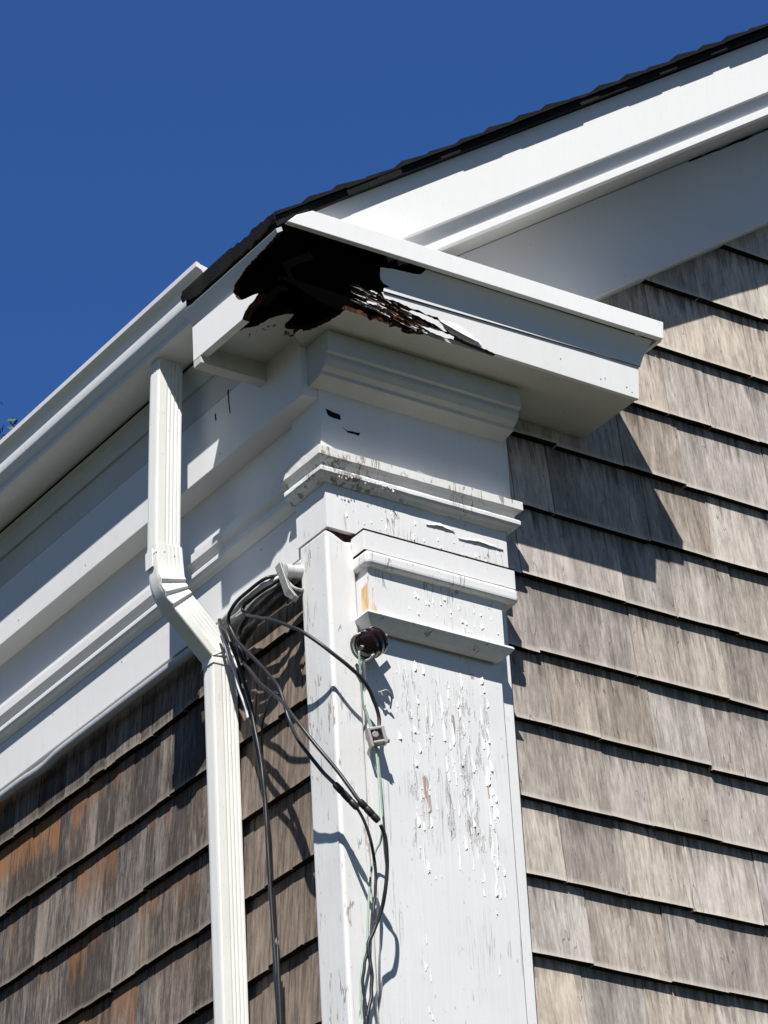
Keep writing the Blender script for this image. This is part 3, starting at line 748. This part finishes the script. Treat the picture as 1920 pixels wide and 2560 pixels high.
# --- rake trim
def rake(a0, a1, y0, y1, xl, xr=RX, left=None):
    mb = MB()
    pts = [(xl, y0, rk(xl, a0)), (xr, y0, rk(xr, a0)), (xr, y0, rk(xr, a1)), (xl, y0, rk(xl, a1))] if left is None else [(p[0], y0, p[1]) for p in left]
    mb.prism(pts, (0, y1-y0, 0)); return mb
mb = rake(4.974, 5.086, -0.118, -0.092, 0, left=[(0.0497, 4.6600), (RX, rk(RX, 4.974)), (RX, rk(RX, 5.086)), (-0.085, rk(-0.085, 5.086)), (-0.100, 4.6600)])
rk_o = part(mb, "rake_board", M['clean'], house, bevel=0.0008)
part(rake(4.946, 4.975, -0.1045, -0.090, 0.07), "recess_strip", M['clean'], house, rk_o)
part(rake(4.931, 4.9460, -0.1085, -0.088, 0.09), "bead", M['clean'], house, rk_o, bevel=0.0008)
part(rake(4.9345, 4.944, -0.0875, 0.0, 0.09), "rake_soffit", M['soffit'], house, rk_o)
mb = rake(4.744, 4.9335, -0.0015, 0.0445, 0.27)
part(mb, "rake_frieze", M['white'], house, rk_o, bevel=0.001)
mb = MB()
vs = []; n = 18
for i in range(n+1):
    x = 0.80+0.22*i/n; vs += [(x, -0.0022, rk(x, 4.9328+rr.uniform(-0.0008, 0.0008))), (x, -0.0022, rk(x, 4.9328-0.0045*(0.3+0.7*math.sin(math.pi*i/n))+rr.uniform(-0.001, 0.001)))]
mb.add(vs, [(i*2, i*2+1, i*2+3, i*2+2) for i in range(n)])
part(mb, "joint_shade_strip", M['black'], house, rk_o)

# --- eave side entablature
YE = 3.2
ent = part(box(-0.026, 0.0260, 0.0107, YE, 4.4385, 4.5505), "frieze_board", M['white'], house, bevel=0.001)
part(box(0.0140, 0.0455, 0.0878, YE, 4.279, 4.4384), "lower_frieze", M['white'], house, ent)
mb = MB(); mb.sweep([(0.0140, YE), (0.0140, 0.0848)], [(o, z) for o, z in CAPM])
part(mb, "frieze_moulding", M['white'], house, ent)
part(box(0.0115, 0.0450, 0.0776, YE, 4.2012, 4.2848), "architrave_board", M['white'], house, ent, bevel=0.0008)
mb = MB(); mb.box(-0.0258, 0.0258, 0.1295, YE, 4.5510, 4.6395); mb.sweep([(-0.026, YE), (-0.026, 0.1295)],
    [(-0.003, 4.6350), (0.0195, 4.6350), (0.0190, 4.6310), (0.0130, 4.6260), (0.0080, 4.6170), (0.0060, 4.6090), (0.0045, 4.6030), (-0.003, 4.6020)])
part(mb, "eave_moulding", M['soffit'], house, ent)
part(box(-0.0438, -0.0270, 0.1300, YE, 4.6352, 4.6411), "joint_shade_strip", M['black'], house, ent)  # black strip colours the gap under the gutter as deep shade
part(box(-0.0455, 0.0440, 0.1295, YE, 4.6412, 4.682), "eave_fascia", M['white'], house, ent)
for pts in ([(0.262, 4.5315), (0.2590, 4.5335), (0.2575, 4.520), (0.2600, 4.519)], [(0.2215, 4.556), (0.2185, 4.557), (0.2180, 4.535), (0.2150, 4.512), (0.2170, 4.511), (0.2205, 4.535)]):
    part(one('prism', [(-0.0265, y, z) for y, z in pts], (0.001, 0, 0)), "paint_crack", M['black'], house, ent)

rn = random.Random(77)
for y in (0.20, 0.42, 0.63, 0.86, 1.10):
    part(one('lathe', [(0, 0.0016), (0.0007, 0.0014)], (0.0116, y, 4.2650+rn.uniform(-.004, .004)), (-1, 0, 0), 9), "nail_head", M['zinc'], house, ent)
    part(one('lathe', [(0, 0.0016), (0.0007, 0.0014)], (-0.0259, y+0.05, 4.4560+rn.uniform(-.004, .004)), (-1, 0, 0), 9), "nail_head", M['zinc'], house, ent)

# ------------------------------------------------------------------ gutter
gut = thing("rain_gutter", (-0.08, 0.135, 4.64), "white metal rain gutter running along the left eave above the downspout", "gutter")
GP = [(0.0462, 4.695), (0.0462, 4.6415), (0.1090, 4.6415), (0.1105, 4.6425), (0.1105, 4.6490), (0.1150, 4.6545), (0.1222, 4.6630), (0.1236, 4.6660), (0.1236, 4.6810),
      (0.1180, 4.6850), (0.1185, 4.6930), (0.1250, 4.7020), (0.1350, 4.7060), (0.1358, 4.7140), (0.1330, 4.7160), (0.1280, 4.7145), (0.1282, 4.7100)]
mb = MB(); mb.sweep([(0, YE), (0, 0.132)], GP, closed=False, caps=False)
trough = part(mb, "trough", M['gutter'], gut, solid=0.0012, smooth=True)
mb = MB(); mb.prism([(-o, 0.1310, z) for o, z in GP[:14]], (0, 0.0018, 0))
part(mb, "end_cap", M['gutter'], gut, bevel=0.0004)

# ------------------------------------------------------------------ downspout
ds = thing("downspout", (0.004, 0.325, GZ), "cream ribbed metal downspout with an offset elbow standing by the corner", "downspout")
YD = 0.3085; DY = 0.0290
def pipe(path, half, v0, v1, rib=0.0011, grow=0.0, crimps=()):
    """rectangular corrugated pipe swept along a path in the x-z plane; u points to the outer (-x) side"""
    P = [Vector(p) for p in path]; mb = MB()
    sec = []
    # outer face (u = +half), ribs in v
    nv = 8; nu = 26
    for j in range(nv+1):
        v = v0+(v1-v0)*(1-j/nv); rr_ = rib*0.7*math.sin(math.pi*j/nv*4)**2 if 0 < j < nv else 0
        sec.append((half-(0.0016 if j in (0, nv) else 0)-rr_, v))
    for j in range(nu+1):     # front face towards -y, grooved
        u = half-2*half*j/nu
        q = (half-u)/(2*half); grv = 0.0
        for c in (0.40, 0.55, 0.70, 0.85):
            grv = max(grv, 1-abs(q-c)/0.035) if abs(q-c) < 0.035 else grv
        sec.append((u*(0.985 if j in (0, nu) else 1), v0-0.0016+rib*1.5*grv+(0.0016 if j in (0, nu) else 0)))
    sec += [(-half, v1), ]
    k = len(sec); vs = []
    for i, p in enumerate(P):
        d0 = (P[i]-P[i-1]).normalized() if i else (P[1]-P[0]).normalized()
        d1 = (P[i+1]-P[i]).normalized() if i < len(P)-1 else d0
        n0 = Vector((d0.y, -d0.x)); n1 = Vector((d1.y, -d1.x)); mm = n0+n1; mm = mm/mm.dot(n0)
        if mm.x > 0: mm = -mm
        cr = crimps[i] if i < len(crimps) else 0
        for (u, v) in sec:
            vs.append((p.x+mm.x*u, (v-cr if v < (v0+v1)/2 else v), p.y+mm.y*u))
    fs = [(i*k+j, i*k+(j+1) % k, (i+1)*k+(j+1) % k, (i+1)*k+j) for i in range(len(P)-1) for j in range(k)]
    fs += [tuple(range(k)), tuple((len(P)-1)*k+j for j in range(k))]
    mb.add(vs, fs); return mb
part(pipe([(-0.0765, 4.648), (-0.0835, 4.50), (-0.0885, 4.37), (-0.0915, 4.283)], 0.0225, YD, YD+DY), "upper_pipe", M['metal'], ds, smooth=True)
part(box(-0.1152, -0.1132, YD+0.009, YD+DY+0.001, 4.262, 4.292), "seam_tab", M['metal'], ds)
# elbow: short straight, crimped bend, slanting leg, second bend
path = [(-0.0898, 4.3000), (-0.0885, 4.2740), (-0.0868, 4.2480)]; cr = [0.0002, 0.0004, 0.0004]
b0 = Vector((-0.0868, 4.2480))
for i in range(1, 13):
    t = i/12; a = math.radians(4+41*t)
    b0 = b0+Vector((math.sin(a), -math.cos(a)))*0.0042
    path.append((b0.x, b0.y)); cr.append((0.0004, 0.0022, 0.0030, -0.0012)[i % 4])
path.append((b0.x+0.0290, b0.y-0.0290)); cr.append(0.0003)
path.append((0.0005, b0.y-(0.0005-b0.x)*1.0)); cr.append(0.0003)
e1 = Vector(path[-1])
for i in range(1, 7):
    t = i/6; a = math.radians(45-44*t); e1 = e1+Vector((math.sin(a), -math.cos(a)))*0.0028
    path.append((e1.x, e1.y)); cr.append((0.0003, 0.0016, -0.0006)[i % 3])
path.append((e1.x+0.0002, e1.y-0.010)); cr.append(0.0002)
elb = part(pipe(path, 0.0240, YD-0.0012, YD+DY+0.001, 0.0006, crimps=cr), "elbow", M['metal'], ds, smooth=True)
part(pipe([(e1.x+0.0002, e1.y+0.004), (e1.x+0.0004, e1.y-0.2), (0.0060, 3.6), (0.0058, 3.2), (0.0058, GZ+0.06)], 0.0222, YD, YD+DY), "lower_pipe", M['metal'], ds, smooth=True)

for (x, z, y) in ((-0.100, 4.285, YD-0.0022), (-0.082, 4.282, YD-0.0022), (0.018, 4.105, YD-0.0020)):
    part(one('lathe', [(0, 0.0016), (0.0010, 0.0016), (0.0016, 0.0008)], (x, y, z), (0, -1, 0), 8), "screw", M['zinc'], ds)

# ------------------------------------------------------------------ cables
def smooth_mid(pts, q):
    """put the extra control points of Q on the smooth curve through PTS, with their small kinks kept"""
    out = []; P = [Vector(p) for p in pts]; i = 0
    for p in q:
        if i < len(P) and (Vector(p)-P[i]).length < 1e-9:
            out.append(p); i += 1; continue
        p0 = P[max(i-2, 0)]; p1 = P[i-1]; p2 = P[i]; p3 = P[min(i+1, len(P)-1)]
        c = 0.5*((2*p1)+(p2-p0)*0.5+(2*p0-5*p1+4*p2-p3)*0.25+(3*p1-p0-3*p2+p3)*0.125)
        out.append(tuple(c+(Vector(p)-(p1+p2)/2)))
    return out
def cable(name, pts, r, mat, label, cat="cable", group=None, n=10, sub=6, extra=None):
    rj = random.Random(len(pts)*7+int(r*1e5))
    q = [pts[0]]
    for a, c in zip(pts[:-1], pts[1:]):
        d = (Vector(c)-Vector(a)).length
        if 0.02 < d < 0.2 and cat == 'cable':
            q.append(tuple((Vector(a)+Vector(c))/2+Vector((rj.uniform(-1, 1), rj.uniform(-1, 1), rj.uniform(-1, 1)))*0.0009))
        q.append(c)
    mb = MB(); mb.tube(pts if len(pts) < 3 else smooth_mid(pts, q), r, n, 0, sub)
    base = pts[-1]
    o = mb.build(name, mat, None, base=base, smooth=True, autosmooth=False)
    BASE[o.name] = base
    tag(o, label, cat, group); return o
A = [(-0.020, 0.080, 4.158), (-0.028, 0.0984, 4.1545), (-0.034, 0.123, 4.1515), (-0.036, 0.1558, 4.1505), (-0.036, 0.1790, 4.1500), (-0.036, 0.1855, 4.1440), (-0.038, 0.1754, 4.1328), (-0.041, 0.1587, 4.1201), (-0.047, 0.1149, 4.0946), (-0.054, 0.0702, 4.0684), (-0.0486, 0.01, 4.0256), (-0.029, -0.02, 3.9913), (-0.0003, -0.032, 3.9649), (0.0227, -0.033, 3.9495), (0.0426, -0.03, 3.9301), (0.0556, -0.025, 3.91), (0.0615, -0.022, 3.896), (0.0600, -0.0235, 3.872)]
cable("service_cable", A, 0.0029, M['cable'], "black cable that loops out over the pilaster edge to the wire clamp", group="black cables at the house corner")
Bc = [(-0.018, 0.085, 4.168), (-0.03, 0.0981, 4.1637), (-0.042, 0.1009, 4.1590), (-0.05, 0.1241, 4.1550), (-0.05, 0.1602, 4.1541), (-0.046, 0.1939, 4.1533), (-0.04, 0.2184, 4.1500), (-0.036, 0.2260, 4.1380), (-0.033, 0.2100, 4.1034), (-0.034, 0.1609, 4.0498), (-0.038, 0.1141, 3.9998), (-0.041, 0.0858, 3.9663), (-0.043, 0.0683, 3.9278), (-0.043, 0.0539, 3.8914), (-0.0541, 0.015, 3.8427), (-0.0455, -0.01, 3.8022), (-0.0319, -0.035, 3.7631), (-0.0041, -0.05, 3.724)]
o = cable("service_cable", Bc, 0.0029, M['cable'], "black cable bending down from the bracket into the upper left splice sleeve", group="black cables at the house corner")
Cc = [(-0.022, 0.221, 4.095), (-0.0235, 0.2150, 4.080), (-0.024, 0.2069, 4.0672), (-0.037, 0.146, 4.0036), (-0.047, 0.0819, 3.9479), (-0.0713, 0.01, 3.884), (-0.0575, -0.03, 3.8207), (-0.0366, -0.055, 3.7709), (-0.0181, -0.075, 3.7232), (0.0031, -0.083, 3.7015)]
cable("service_cable", Cc, 0.0029, M['cable'], "black cable sagging in front of the shingles into the lower right splice sleeve", group="black cables at the house corner")
D = [(-0.0052, -0.05, 3.724), (0.0031, -0.05, 3.7121), (0.0097, -0.05, 3.6972), (0.0177, -0.048, 3.6753), (0.0236, -0.045, 3.6507), (0.0265, -0.042, 3.6255), (0.0249, -0.04, 3.5966), (0.0202, -0.04, 3.5718), (0.0186, -0.04, 3.5451), (0.0105, -0.04, 3.5225), (0.0029, -0.038, 3.4957), (-0.0013, -0.036, 3.4671), (0.0007, -0.036, 3.4364), (0.0017, -0.036, 3.4026), (-0.0001, -0.036, 3.3721), (0.002, -0.02, 3.0), (0.0, -0.012, GZ+0.25)]
cable("drop_wire", D, 0.0023, M['cable'], "thin black wire hanging from the upper left splice down the pilaster", group="black drop wires in front of the pilaster")
Ew = [(0.011, -0.083, 3.6885), (0.0191, -0.08, 3.6765), (0.025, -0.075, 3.6501), (0.027, -0.068, 3.6157), (0.0261, -0.06, 3.5867), (0.024, -0.05, 3.5635), (0.0146, -0.044, 3.5376), (0.0074, -0.0415, 3.5186), (0.009, -0.042, 3.4954), (0.0109, -0.042, 3.4723), (0.0078, -0.042, 3.4407), (0.0004, -0.042, 3.4136), (-0.0027, -0.042, 3.3952), (-0.0028, -0.042, 3.3696), (0.006, -0.024, 3.0), (0.006, -0.012, GZ+0.25)]
cable("drop_wire", Ew, 0.0028, M['cable'], "thicker black wire bowing right below the lower right splice", group="black drop wires in front of the pilaster")
def sleeve(p, q, label):
    p = Vector(p); q = Vector(q); d = (q-p); L = d.length
    pr = [(0, 0.0032), (0.0005, 0.0046), (0.004, 0.0053), (L*0.30, 0.0054), (L*0.32, 0.0049), (L*0.36, 0.0049), (L*0.38, 0.0054), (L*0.66, 0.0054), (L*0.68, 0.0049), (L*0.72, 0.0049), (L*0.74, 0.0053), (L-0.004, 0.0052), (L-0.0005, 0.0044), (L, 0.003)]
    mb = MB(); mb.lathe(pr, p, d, 14)
    o = mb.build("splice_sleeve", M['rubber'], None, base=tuple(q), smooth=True)
    tag(o, label, "cable splice", "black splice sleeves on the cables")
sleeve((-0.0319, -0.035, 3.7631), (-0.0041, -0.05, 3.724), "black splice sleeve on the upper left cable, beside the cream strip")
sleeve((-0.0181, -0.075, 3.7232), (0.0085, -0.083, 3.6930), "black splice sleeve on the lower right cable, touching the green wire")
V1 = [(-0.006, 0.295, 4.186), (0.0, 0.297, 4.1671), (0.0, 0.2849, 4.1241), (0.0, 0.2653, 4.0779), (0.005, 0.2567, 4.0382), (0.008, 0.2426, 3.9886), (0.01, 0.2307, 3.933), (0.012, 0.2229, 3.8832), (0.012, 0.2179, 3.8276), (0.012, 0.2159, 3.7842), (0.012, 0.2128, 3.6954), (0.012, 0.2085, 3.6077), (0.012, 0.2033, 3.4862), (0.012, 0.1991, 3.35), (0.012, 0.199, GZ+0.3)]
cable("riser_cable", V1, 0.0026, M['cable'], "black cable running down the shingles nearest the downspout", group="black cables down the shingles")
V2 = [(-0.016, 0.284, 4.176), (-0.02, 0.272, 4.160), (-0.022, 0.2547, 4.1392), (-0.02, 0.2409, 4.1036), (-0.012, 0.234, 4.0652), (-0.005, 0.2287, 4.0275), (0.0, 0.2237, 3.9861), (0.002, 0.2137, 3.9314), (0.003, 0.2062, 3.8737), (0.004, 0.2035, 3.8191), (0.004, 0.2022, 3.776), (0.004, 0.1990, 3.6875), (0.004, 0.1950, 3.6001), (0.004, 0.1900, 3.479), (0.004, 0.186, 3.35), (0.004, 0.186, GZ+0.3)]
cable("riser_cable", V2, 0.0030, M['cable'], "black cable hanging a little proud of its twin down the shingles", group="black cables down the shingles")
V4 = [(-0.014, 0.290, 4.170), (-0.010, 0.276, 4.125), (-0.004, 0.262, 4.075), (0.001, 0.252, 4.030), (0.006, 0.246, 3.995)]
cable("riser_cable", V4, 0.0026, M['pale_cable'], "short pale cable beside the elbow of the downspout", group=None)
lp = [(-0.046, 0.0819, 3.953), (-0.030, 0.117, 3.9760), (-0.010, 0.165, 3.9800), (0.002, 0.2003, 3.9657), (0.010, 0.2172, 3.9463), (0.014, 0.2224, 3.9203), (0.014, 0.2220, 3.8945), (0.012, 0.2205, 3.8600)]
cable("loop_wire", lp, 0.0018, M['cable'], "thin black wire crossing from the sagging cable back to the riser cables")
con = [(0.010, 0.078, 4.1850), (0.010, 0.20, 4.1845), (0.011, 0.42, 4.1835), (0.0115, 0.62, 4.1845), (0.0115, 0.79, 4.1850), (0.0120, 0.845, 4.1845), (0.0135, 0.885, 4.1820), (0.0125, 0.925, 4.1815), (0.0115, 0.98, 4.1835), (0.0115, 1.2, 4.184), (0.011, 1.6, 4.184), (0.0115, 2.4, 4.184)]
cable("conduit", con, 0.0088, M['grey_cable'], "pale grey conduit fixed along the bottom edge of the white frieze board", cat="conduit", n=16)
bundle = "cables bundled under the white board at the corner"
cable("entrance_cable", [(-0.018, 0.082, 4.162), (-0.030, 0.1021, 4.1580), (-0.040, 0.1133, 4.1535), (-0.042, 0.146, 4.1530), (-0.036, 0.188, 4.1573), (-0.026, 0.2294, 4.1624), (-0.015, 0.2651, 4.1737), (-0.006, 0.295, 4.176)], 0.0045, M['pale_cable'], "pale shiny cable arching highest out of the bracket, under the black one", group=bundle)
cable("entrance_cable", [(-0.012, 0.085, 4.158), (-0.020, 0.1091, 4.1552), (-0.026, 0.1266, 4.1521), (-0.028, 0.1505, 4.1508), (-0.026, 0.1718, 4.1502), (-0.022, 0.1927, 4.1505), (-0.018, 0.2135, 4.1539), (-0.010, 0.2535, 4.162), (-0.004, 0.29, 4.168)], 0.0036, M['grey_cable'], "mid grey cable in the middle of the bundle at the bracket", group=bundle)
cable("entrance_cable", [(-0.010, 0.085, 4.152), (-0.018, 0.1075, 4.1474), (-0.022, 0.1246, 4.1446), (-0.024, 0.1396, 4.1403), (-0.022, 0.1607, 4.1407), (-0.020, 0.1838, 4.141), (-0.020, 0.1984, 4.14), (-0.020, 0.2096, 4.1354), (-0.020, 0.221, 4.1276), (-0.020, 0.2263, 4.1169), (-0.024, 0.2153, 4.0863), (-0.024, 0.2069, 4.0672)], 0.0040, M['cable'], "thick black cable turning down out of the bundle into the sagging cable", group=bundle)
cable("entrance_cable", [(-0.002, 0.085, 4.146), (-0.006, 0.1091, 4.1414), (-0.010, 0.1262, 4.1376), (-0.012, 0.1412, 4.1332), (-0.010, 0.1624, 4.1326), (-0.006, 0.1884, 4.1356), (0.0, 0.2195, 4.1403), (0.004, 0.2442, 4.1415), (0.010, 0.2616, 4.1345), (0.012, 0.2625, 4.10)], 0.0052, M['cable'], "thickest black cable, lowest of the bundle beside the pilaster", group=bundle)
cable("entrance_cable", [(0.008, 0.082, 4.158), (0.006, 0.124, 4.152), (0.002, 0.1364, 4.1440), (0.0, 0.1604, 4.1420), (0.002, 0.1906, 4.1440), (0.008, 0.2217, 4.1456), (0.014, 0.2461, 4.1439), (0.018, 0.27, 4.14)], 0.0050, M['cable'], "black cable pressed against the top shingle course behind the bundle", group=bundle)
Gw = [(0.0196, -0.04, 3.9863), (0.0234, -0.035, 3.9614), (0.0291, -0.028, 3.933), (0.0351, -0.022, 3.9067), (0.044, -0.02, 3.8869), (0.0518, -0.02, 3.8587), (0.0546, -0.02, 3.8369), (0.055, -0.022, 3.799), (0.0534, -0.025, 3.7605), (0.0500, -0.030, 3.7300), (0.0435, -0.040, 3.7050), (0.0461, -0.03, 3.6889), (0.042, -0.022, 3.6767), (0.036, -0.018, 3.6473), (0.0308, -0.016, 3.6068), (0.0266, -0.016, 3.566), (0.0238, -0.016, 3.539), (0.0169, -0.016, 3.5114), (0.0109, -0.016, 3.4841), (0.0077, -0.016, 3.4445), (0.0087, -0.016, 3.4106), (0.0075, -0.016, 3.3801), (0.009, -0.012, 3.0), (0.009, -0.012, GZ+0.25)]
mb = MB(); mb.tube(Gw, 0.0017, 8)
mb.tube([(x+0.0034, y+0.002, z) for x, y, z in Gw[3:10]], 0.0017, 8)
gw = mb.build("ground_wire", M['green'], None, base=Gw[-1], smooth=True, autosmooth=False)
tag(gw, "faded green wire hanging from the brown insulator down the pilaster", "wire")
mb = MB()
mb.tube([(0.0654, -0.012, 3.9409), (0.0705, -0.018, 3.9406), (0.0777, -0.022, 3.9433), (0.0841, -0.022, 3.939), (0.0892, -0.018, 3.9325), (0.0916, -0.012, 3.927), (0.0928, -0.008, 3.9222)], 0.0014, 7)
mb.tube([(0.0705, -0.018, 3.9406), (0.0742, -0.018, 3.933), (0.0851, -0.010, 3.9288)], 0.0013, 7)
o = mb.build("tie_wire", M['zinc'], None, base=(0.0654, -0.012, 3.9409), smooth=True, autosmooth=False)
tag(o, "short curled grey tie wire sticking out beside the green wire", "wire")

# bracket that carries the cables at the pilaster
br = thing("cable_bracket", (0.0, 0.078, 4.165), "grey strap bracket with a white hub holding the cables to the pilaster edge", "bracket")
mb = MB()
mb.prism([(-0.030, 0.1010, 4.1800), (-0.030, 0.0860, 4.1830), (-0.029, 0.0740, 4.1500), (-0.028, 0.0660, 4.1300), (-0.024, 0.0560, 4.1120), (-0.024, 0.0660, 4.1080), (-0.028, 0.0800, 4.1220)], (0.0090, 0.004, 0.0))
part(mb, "strap", M['zinc'], br, bevel=0.0014, seg=3)
mb = MB(); mb.lathe([(0, 0.005), (0.001, 0.0108), (0.010, 0.0116), (0.012, 0.0098), (0.020, 0.0104), (0.024, 0.0118), (0.028, 0.0120)], (-0.026, 0.0800, 4.1640), (0.95, -0.1, 0.12), 22)
part(mb, "hub", M['hub'], br, smooth=True)
mb = MB(); mb.tube([(-0.022, 0.082, 4.150), (-0.016, 0.074, 4.136), (-0.006, 0.070, 4.132), (0.003, 0.072, 4.136)], 0.003, 8)
part(mb, "hook", M['zinc'], br, smooth=True)

# brown insulator
ins = thing("insulator", (0.045, -0.0045, 4.006), "dark brown glazed knob insulator under the moulding of the pilaster capital", "insulator")
ax = Vector((-0.80, -0.12, -0.55)).normalized(); c0 = Vector((0.0640, -0.0280, 4.0210))
pr = [(0, 0.006), (0.0005, 0.0130), (0.004, 0.0165), (0.007, 0.0165), (0.009, 0.0135), (0.0105, 0.0135), (0.0125, 0.0175), (0.0165, 0.0178), (0.0185, 0.0140), (0.0200, 0.0138), (0.0220, 0.0172), (0.0262, 0.0170), (0.0290, 0.0130), (0.0305, 0.0085), (0.0308, 0.004)]
pr = [(d*1.30, r*1.32) for d, r in pr]
mb = MB(); mb.lathe(pr, c0, ax, 30)
part(mb, "knob", M['glaze'], ins, smooth=True)
mb = MB()
u = ax.orthogonal().normalized(); w = ax.cross(u)
ring = [c0+ax*0.0400+(u*math.cos(t)+w*math.sin(t))*0.0205 for t in [2*math.pi*i/20*0.62+2.2 for i in range(21)]]
mb.tube([tuple(p) for p in ring], 0.0020, 7, sub=2)
mb.tube([tuple(ring[0]), tuple(ring[0]+ax*(-0.02)), tuple(ring[0]+ax*(-0.036))], 0.0016, 7)
mb.tube([tuple(ring[-1]), tuple(ring[-1]+ax*(-0.018))], 0.0016, 7, raw=True)
part(mb, "wire_bail", M['hub'], ins, smooth=True, autosmooth=False)
mb = MB(); mb.tube([tuple(c0+ax*0.044), tuple(c0-ax*0.020)], 0.0035, 8, raw=True)
part(mb, "screw", M['zinc'], ins, smooth=True)

# clamp on the green wire
cl = thing("wire_clamp", (0.053, -0.012, 3.842), "small grey metal clamp gripping the green wire on the pilaster", "clamp")
mb = MB()
c = Vector((0.0540, -0.0250, 3.8595))
rotm = Matrix.Rotation(math.radians(-14), 3, 'Y') @ Matrix.Rotation(math.radians(-22), 3, 'Z')
def rbox(mb, cx, cy, cz, hx, hy, hz, mi=0):
    vs = [c+rotm @ Vector((cx+sx*hx, cy+sy*hy, cz+sz*hz)) for sz in (-1, 1) for sy in (-1, 1) for sx in (-1, 1)]
    mb.add(vs, [(0, 2, 3, 1), (4, 5, 7, 6), (0, 1, 5, 4), (2, 6, 7, 3), (0, 4, 6, 2), (1, 3, 7, 5)], mi)
rbox(mb, -0.0115, 0, 0, 0.0022, 0.0085, 0.0150); rbox(mb, 0.0100, 0, 0.001, 0.0025, 0.0085, 0.0135)
rbox(mb, 0, 0.0055, 0.003, 0.0094, 0.0028, 0.0145); rbox(mb, 0, 0.0, 0.0125, 0.0093, 0.0080, 0.0022); rbox(mb, 0.0006, 0.0, -0.0085, 0.0092, 0.0078, 0.0020)
part(mb, "body", M['brass'], cl, bevel=0.0010)
mb = MB(); mb.lathe([(0, 0.0050), (0.0005, 0.0056), (0.006, 0.0056), (0.0068, 0.0045)], c+rotm @ Vector((-0.003, -0.0005, 0.003)), rotm @ Vector((0, -1, 0)), 6)
part(mb, "nut", M['zinc'], cl)
mb = MB(); mb.lathe([(0, 0.003), (0.0005, 0.0042), (0.004, 0.0042), (0.0042, 0.002), (0.012, 0.002)], c+rotm @ Vector((0.016, -0.003, -0.008)), rotm @ Vector((-1, 0, 0)), 12)
part(mb, "bolt", M['zinc'], cl, smooth=True)

# ------------------------------------------------------------------ tree behind the house
tb = (3.94, 8.17, GZ)
tree = thing("tree", tb, "leafy green tree standing behind the house, its top just above the gutter", "tree")
bark = wood_mat("tree_bark", (0.05, 0.04, 0.03), (0.12, 0.10, 0.08), 0.95, (6, 6, 1))
lm, nt, b = new_mat("tree_leaves", 0.6, 0.3)
nt.links.new(mix(nt, noise(nt, coords(nt), 2.0, 3, 0.5), (0.035, 0.07, 0.025), (0.10, 0.15, 0.06)), b.inputs["Base Color"])
topz = 9.50; rt = random.Random(9)
mb = MB(); mb.tube([(tb[0], tb[1], GZ-0.1), (tb[0]+.05, tb[1], 3.0), (tb[0]-.05, tb[1]+.05, 6.0), (tb[0], tb[1], topz-0.9)], [0.17, 0.02], 10)
ends = []
for i in range(22):
    z = rt.uniform(3.6, topz-1.0); a = rt.uniform(0, 2*math.pi); L = rt.uniform(0.6, 1.5)*(1.15-0.5*(z-3.6)/(topz-4.4))
    e = (tb[0]+math.cos(a)*L, tb[1]+math.sin(a)*L, z+0.75*L); mid = (tb[0]+math.cos(a)*L*.5, tb[1]+math.sin(a)*L*.5, z+0.25*L)
    mb.tube([(tb[0], tb[1], z), mid, e], [0.05, 0.012], 6, sub=4); ends.append((e, 0.62)); ends.append((mid, 0.5))
ends.append(((tb[0], tb[1], topz-0.45), 0.55))
part(mb, "trunk", bark, tree, smooth=True, autosmooth=False)
mb = MB()
for (e, rad) in ends:
    for i in range(420):
        d = Vector((rt.gauss(0, 1), rt.gauss(0, 1), rt.gauss(0, 1))).normalized()*rad*rt.random()**0.45
        p = Vector(e)+d*Vector((1, 1, 0.8)).length/1.6
        if p.z > topz: continue
        u = Vector((rt.gauss(0, 1), rt.gauss(0, 1), rt.gauss(0, 1))).normalized(); w = u.orthogonal().normalized()
        s = rt.uniform(0.022, 0.045)
        mb.add([p-u*s, p+w*s*.45, p+u*s, p-w*s*.45], [(0, 1, 2, 3)])
for i in range(500):
    p = Vector((tb[0]+rt.gauss(-0.10, 0.16), tb[1]+rt.gauss(0, 0.16), topz-abs(rt.gauss(0, 0.12))))
    u = Vector((rt.gauss(0, 1), rt.gauss(0, 1), rt.gauss(0, 1))).normalized(); w = u.orthogonal().normalized()
    q = rt.uniform(0.02, 0.04); mb.add([p-u*q, p+w*q*.45, p+u*q, p-w*q*.45], [(0, 1, 2, 3)])
part(mb, "crown", lm, tree)
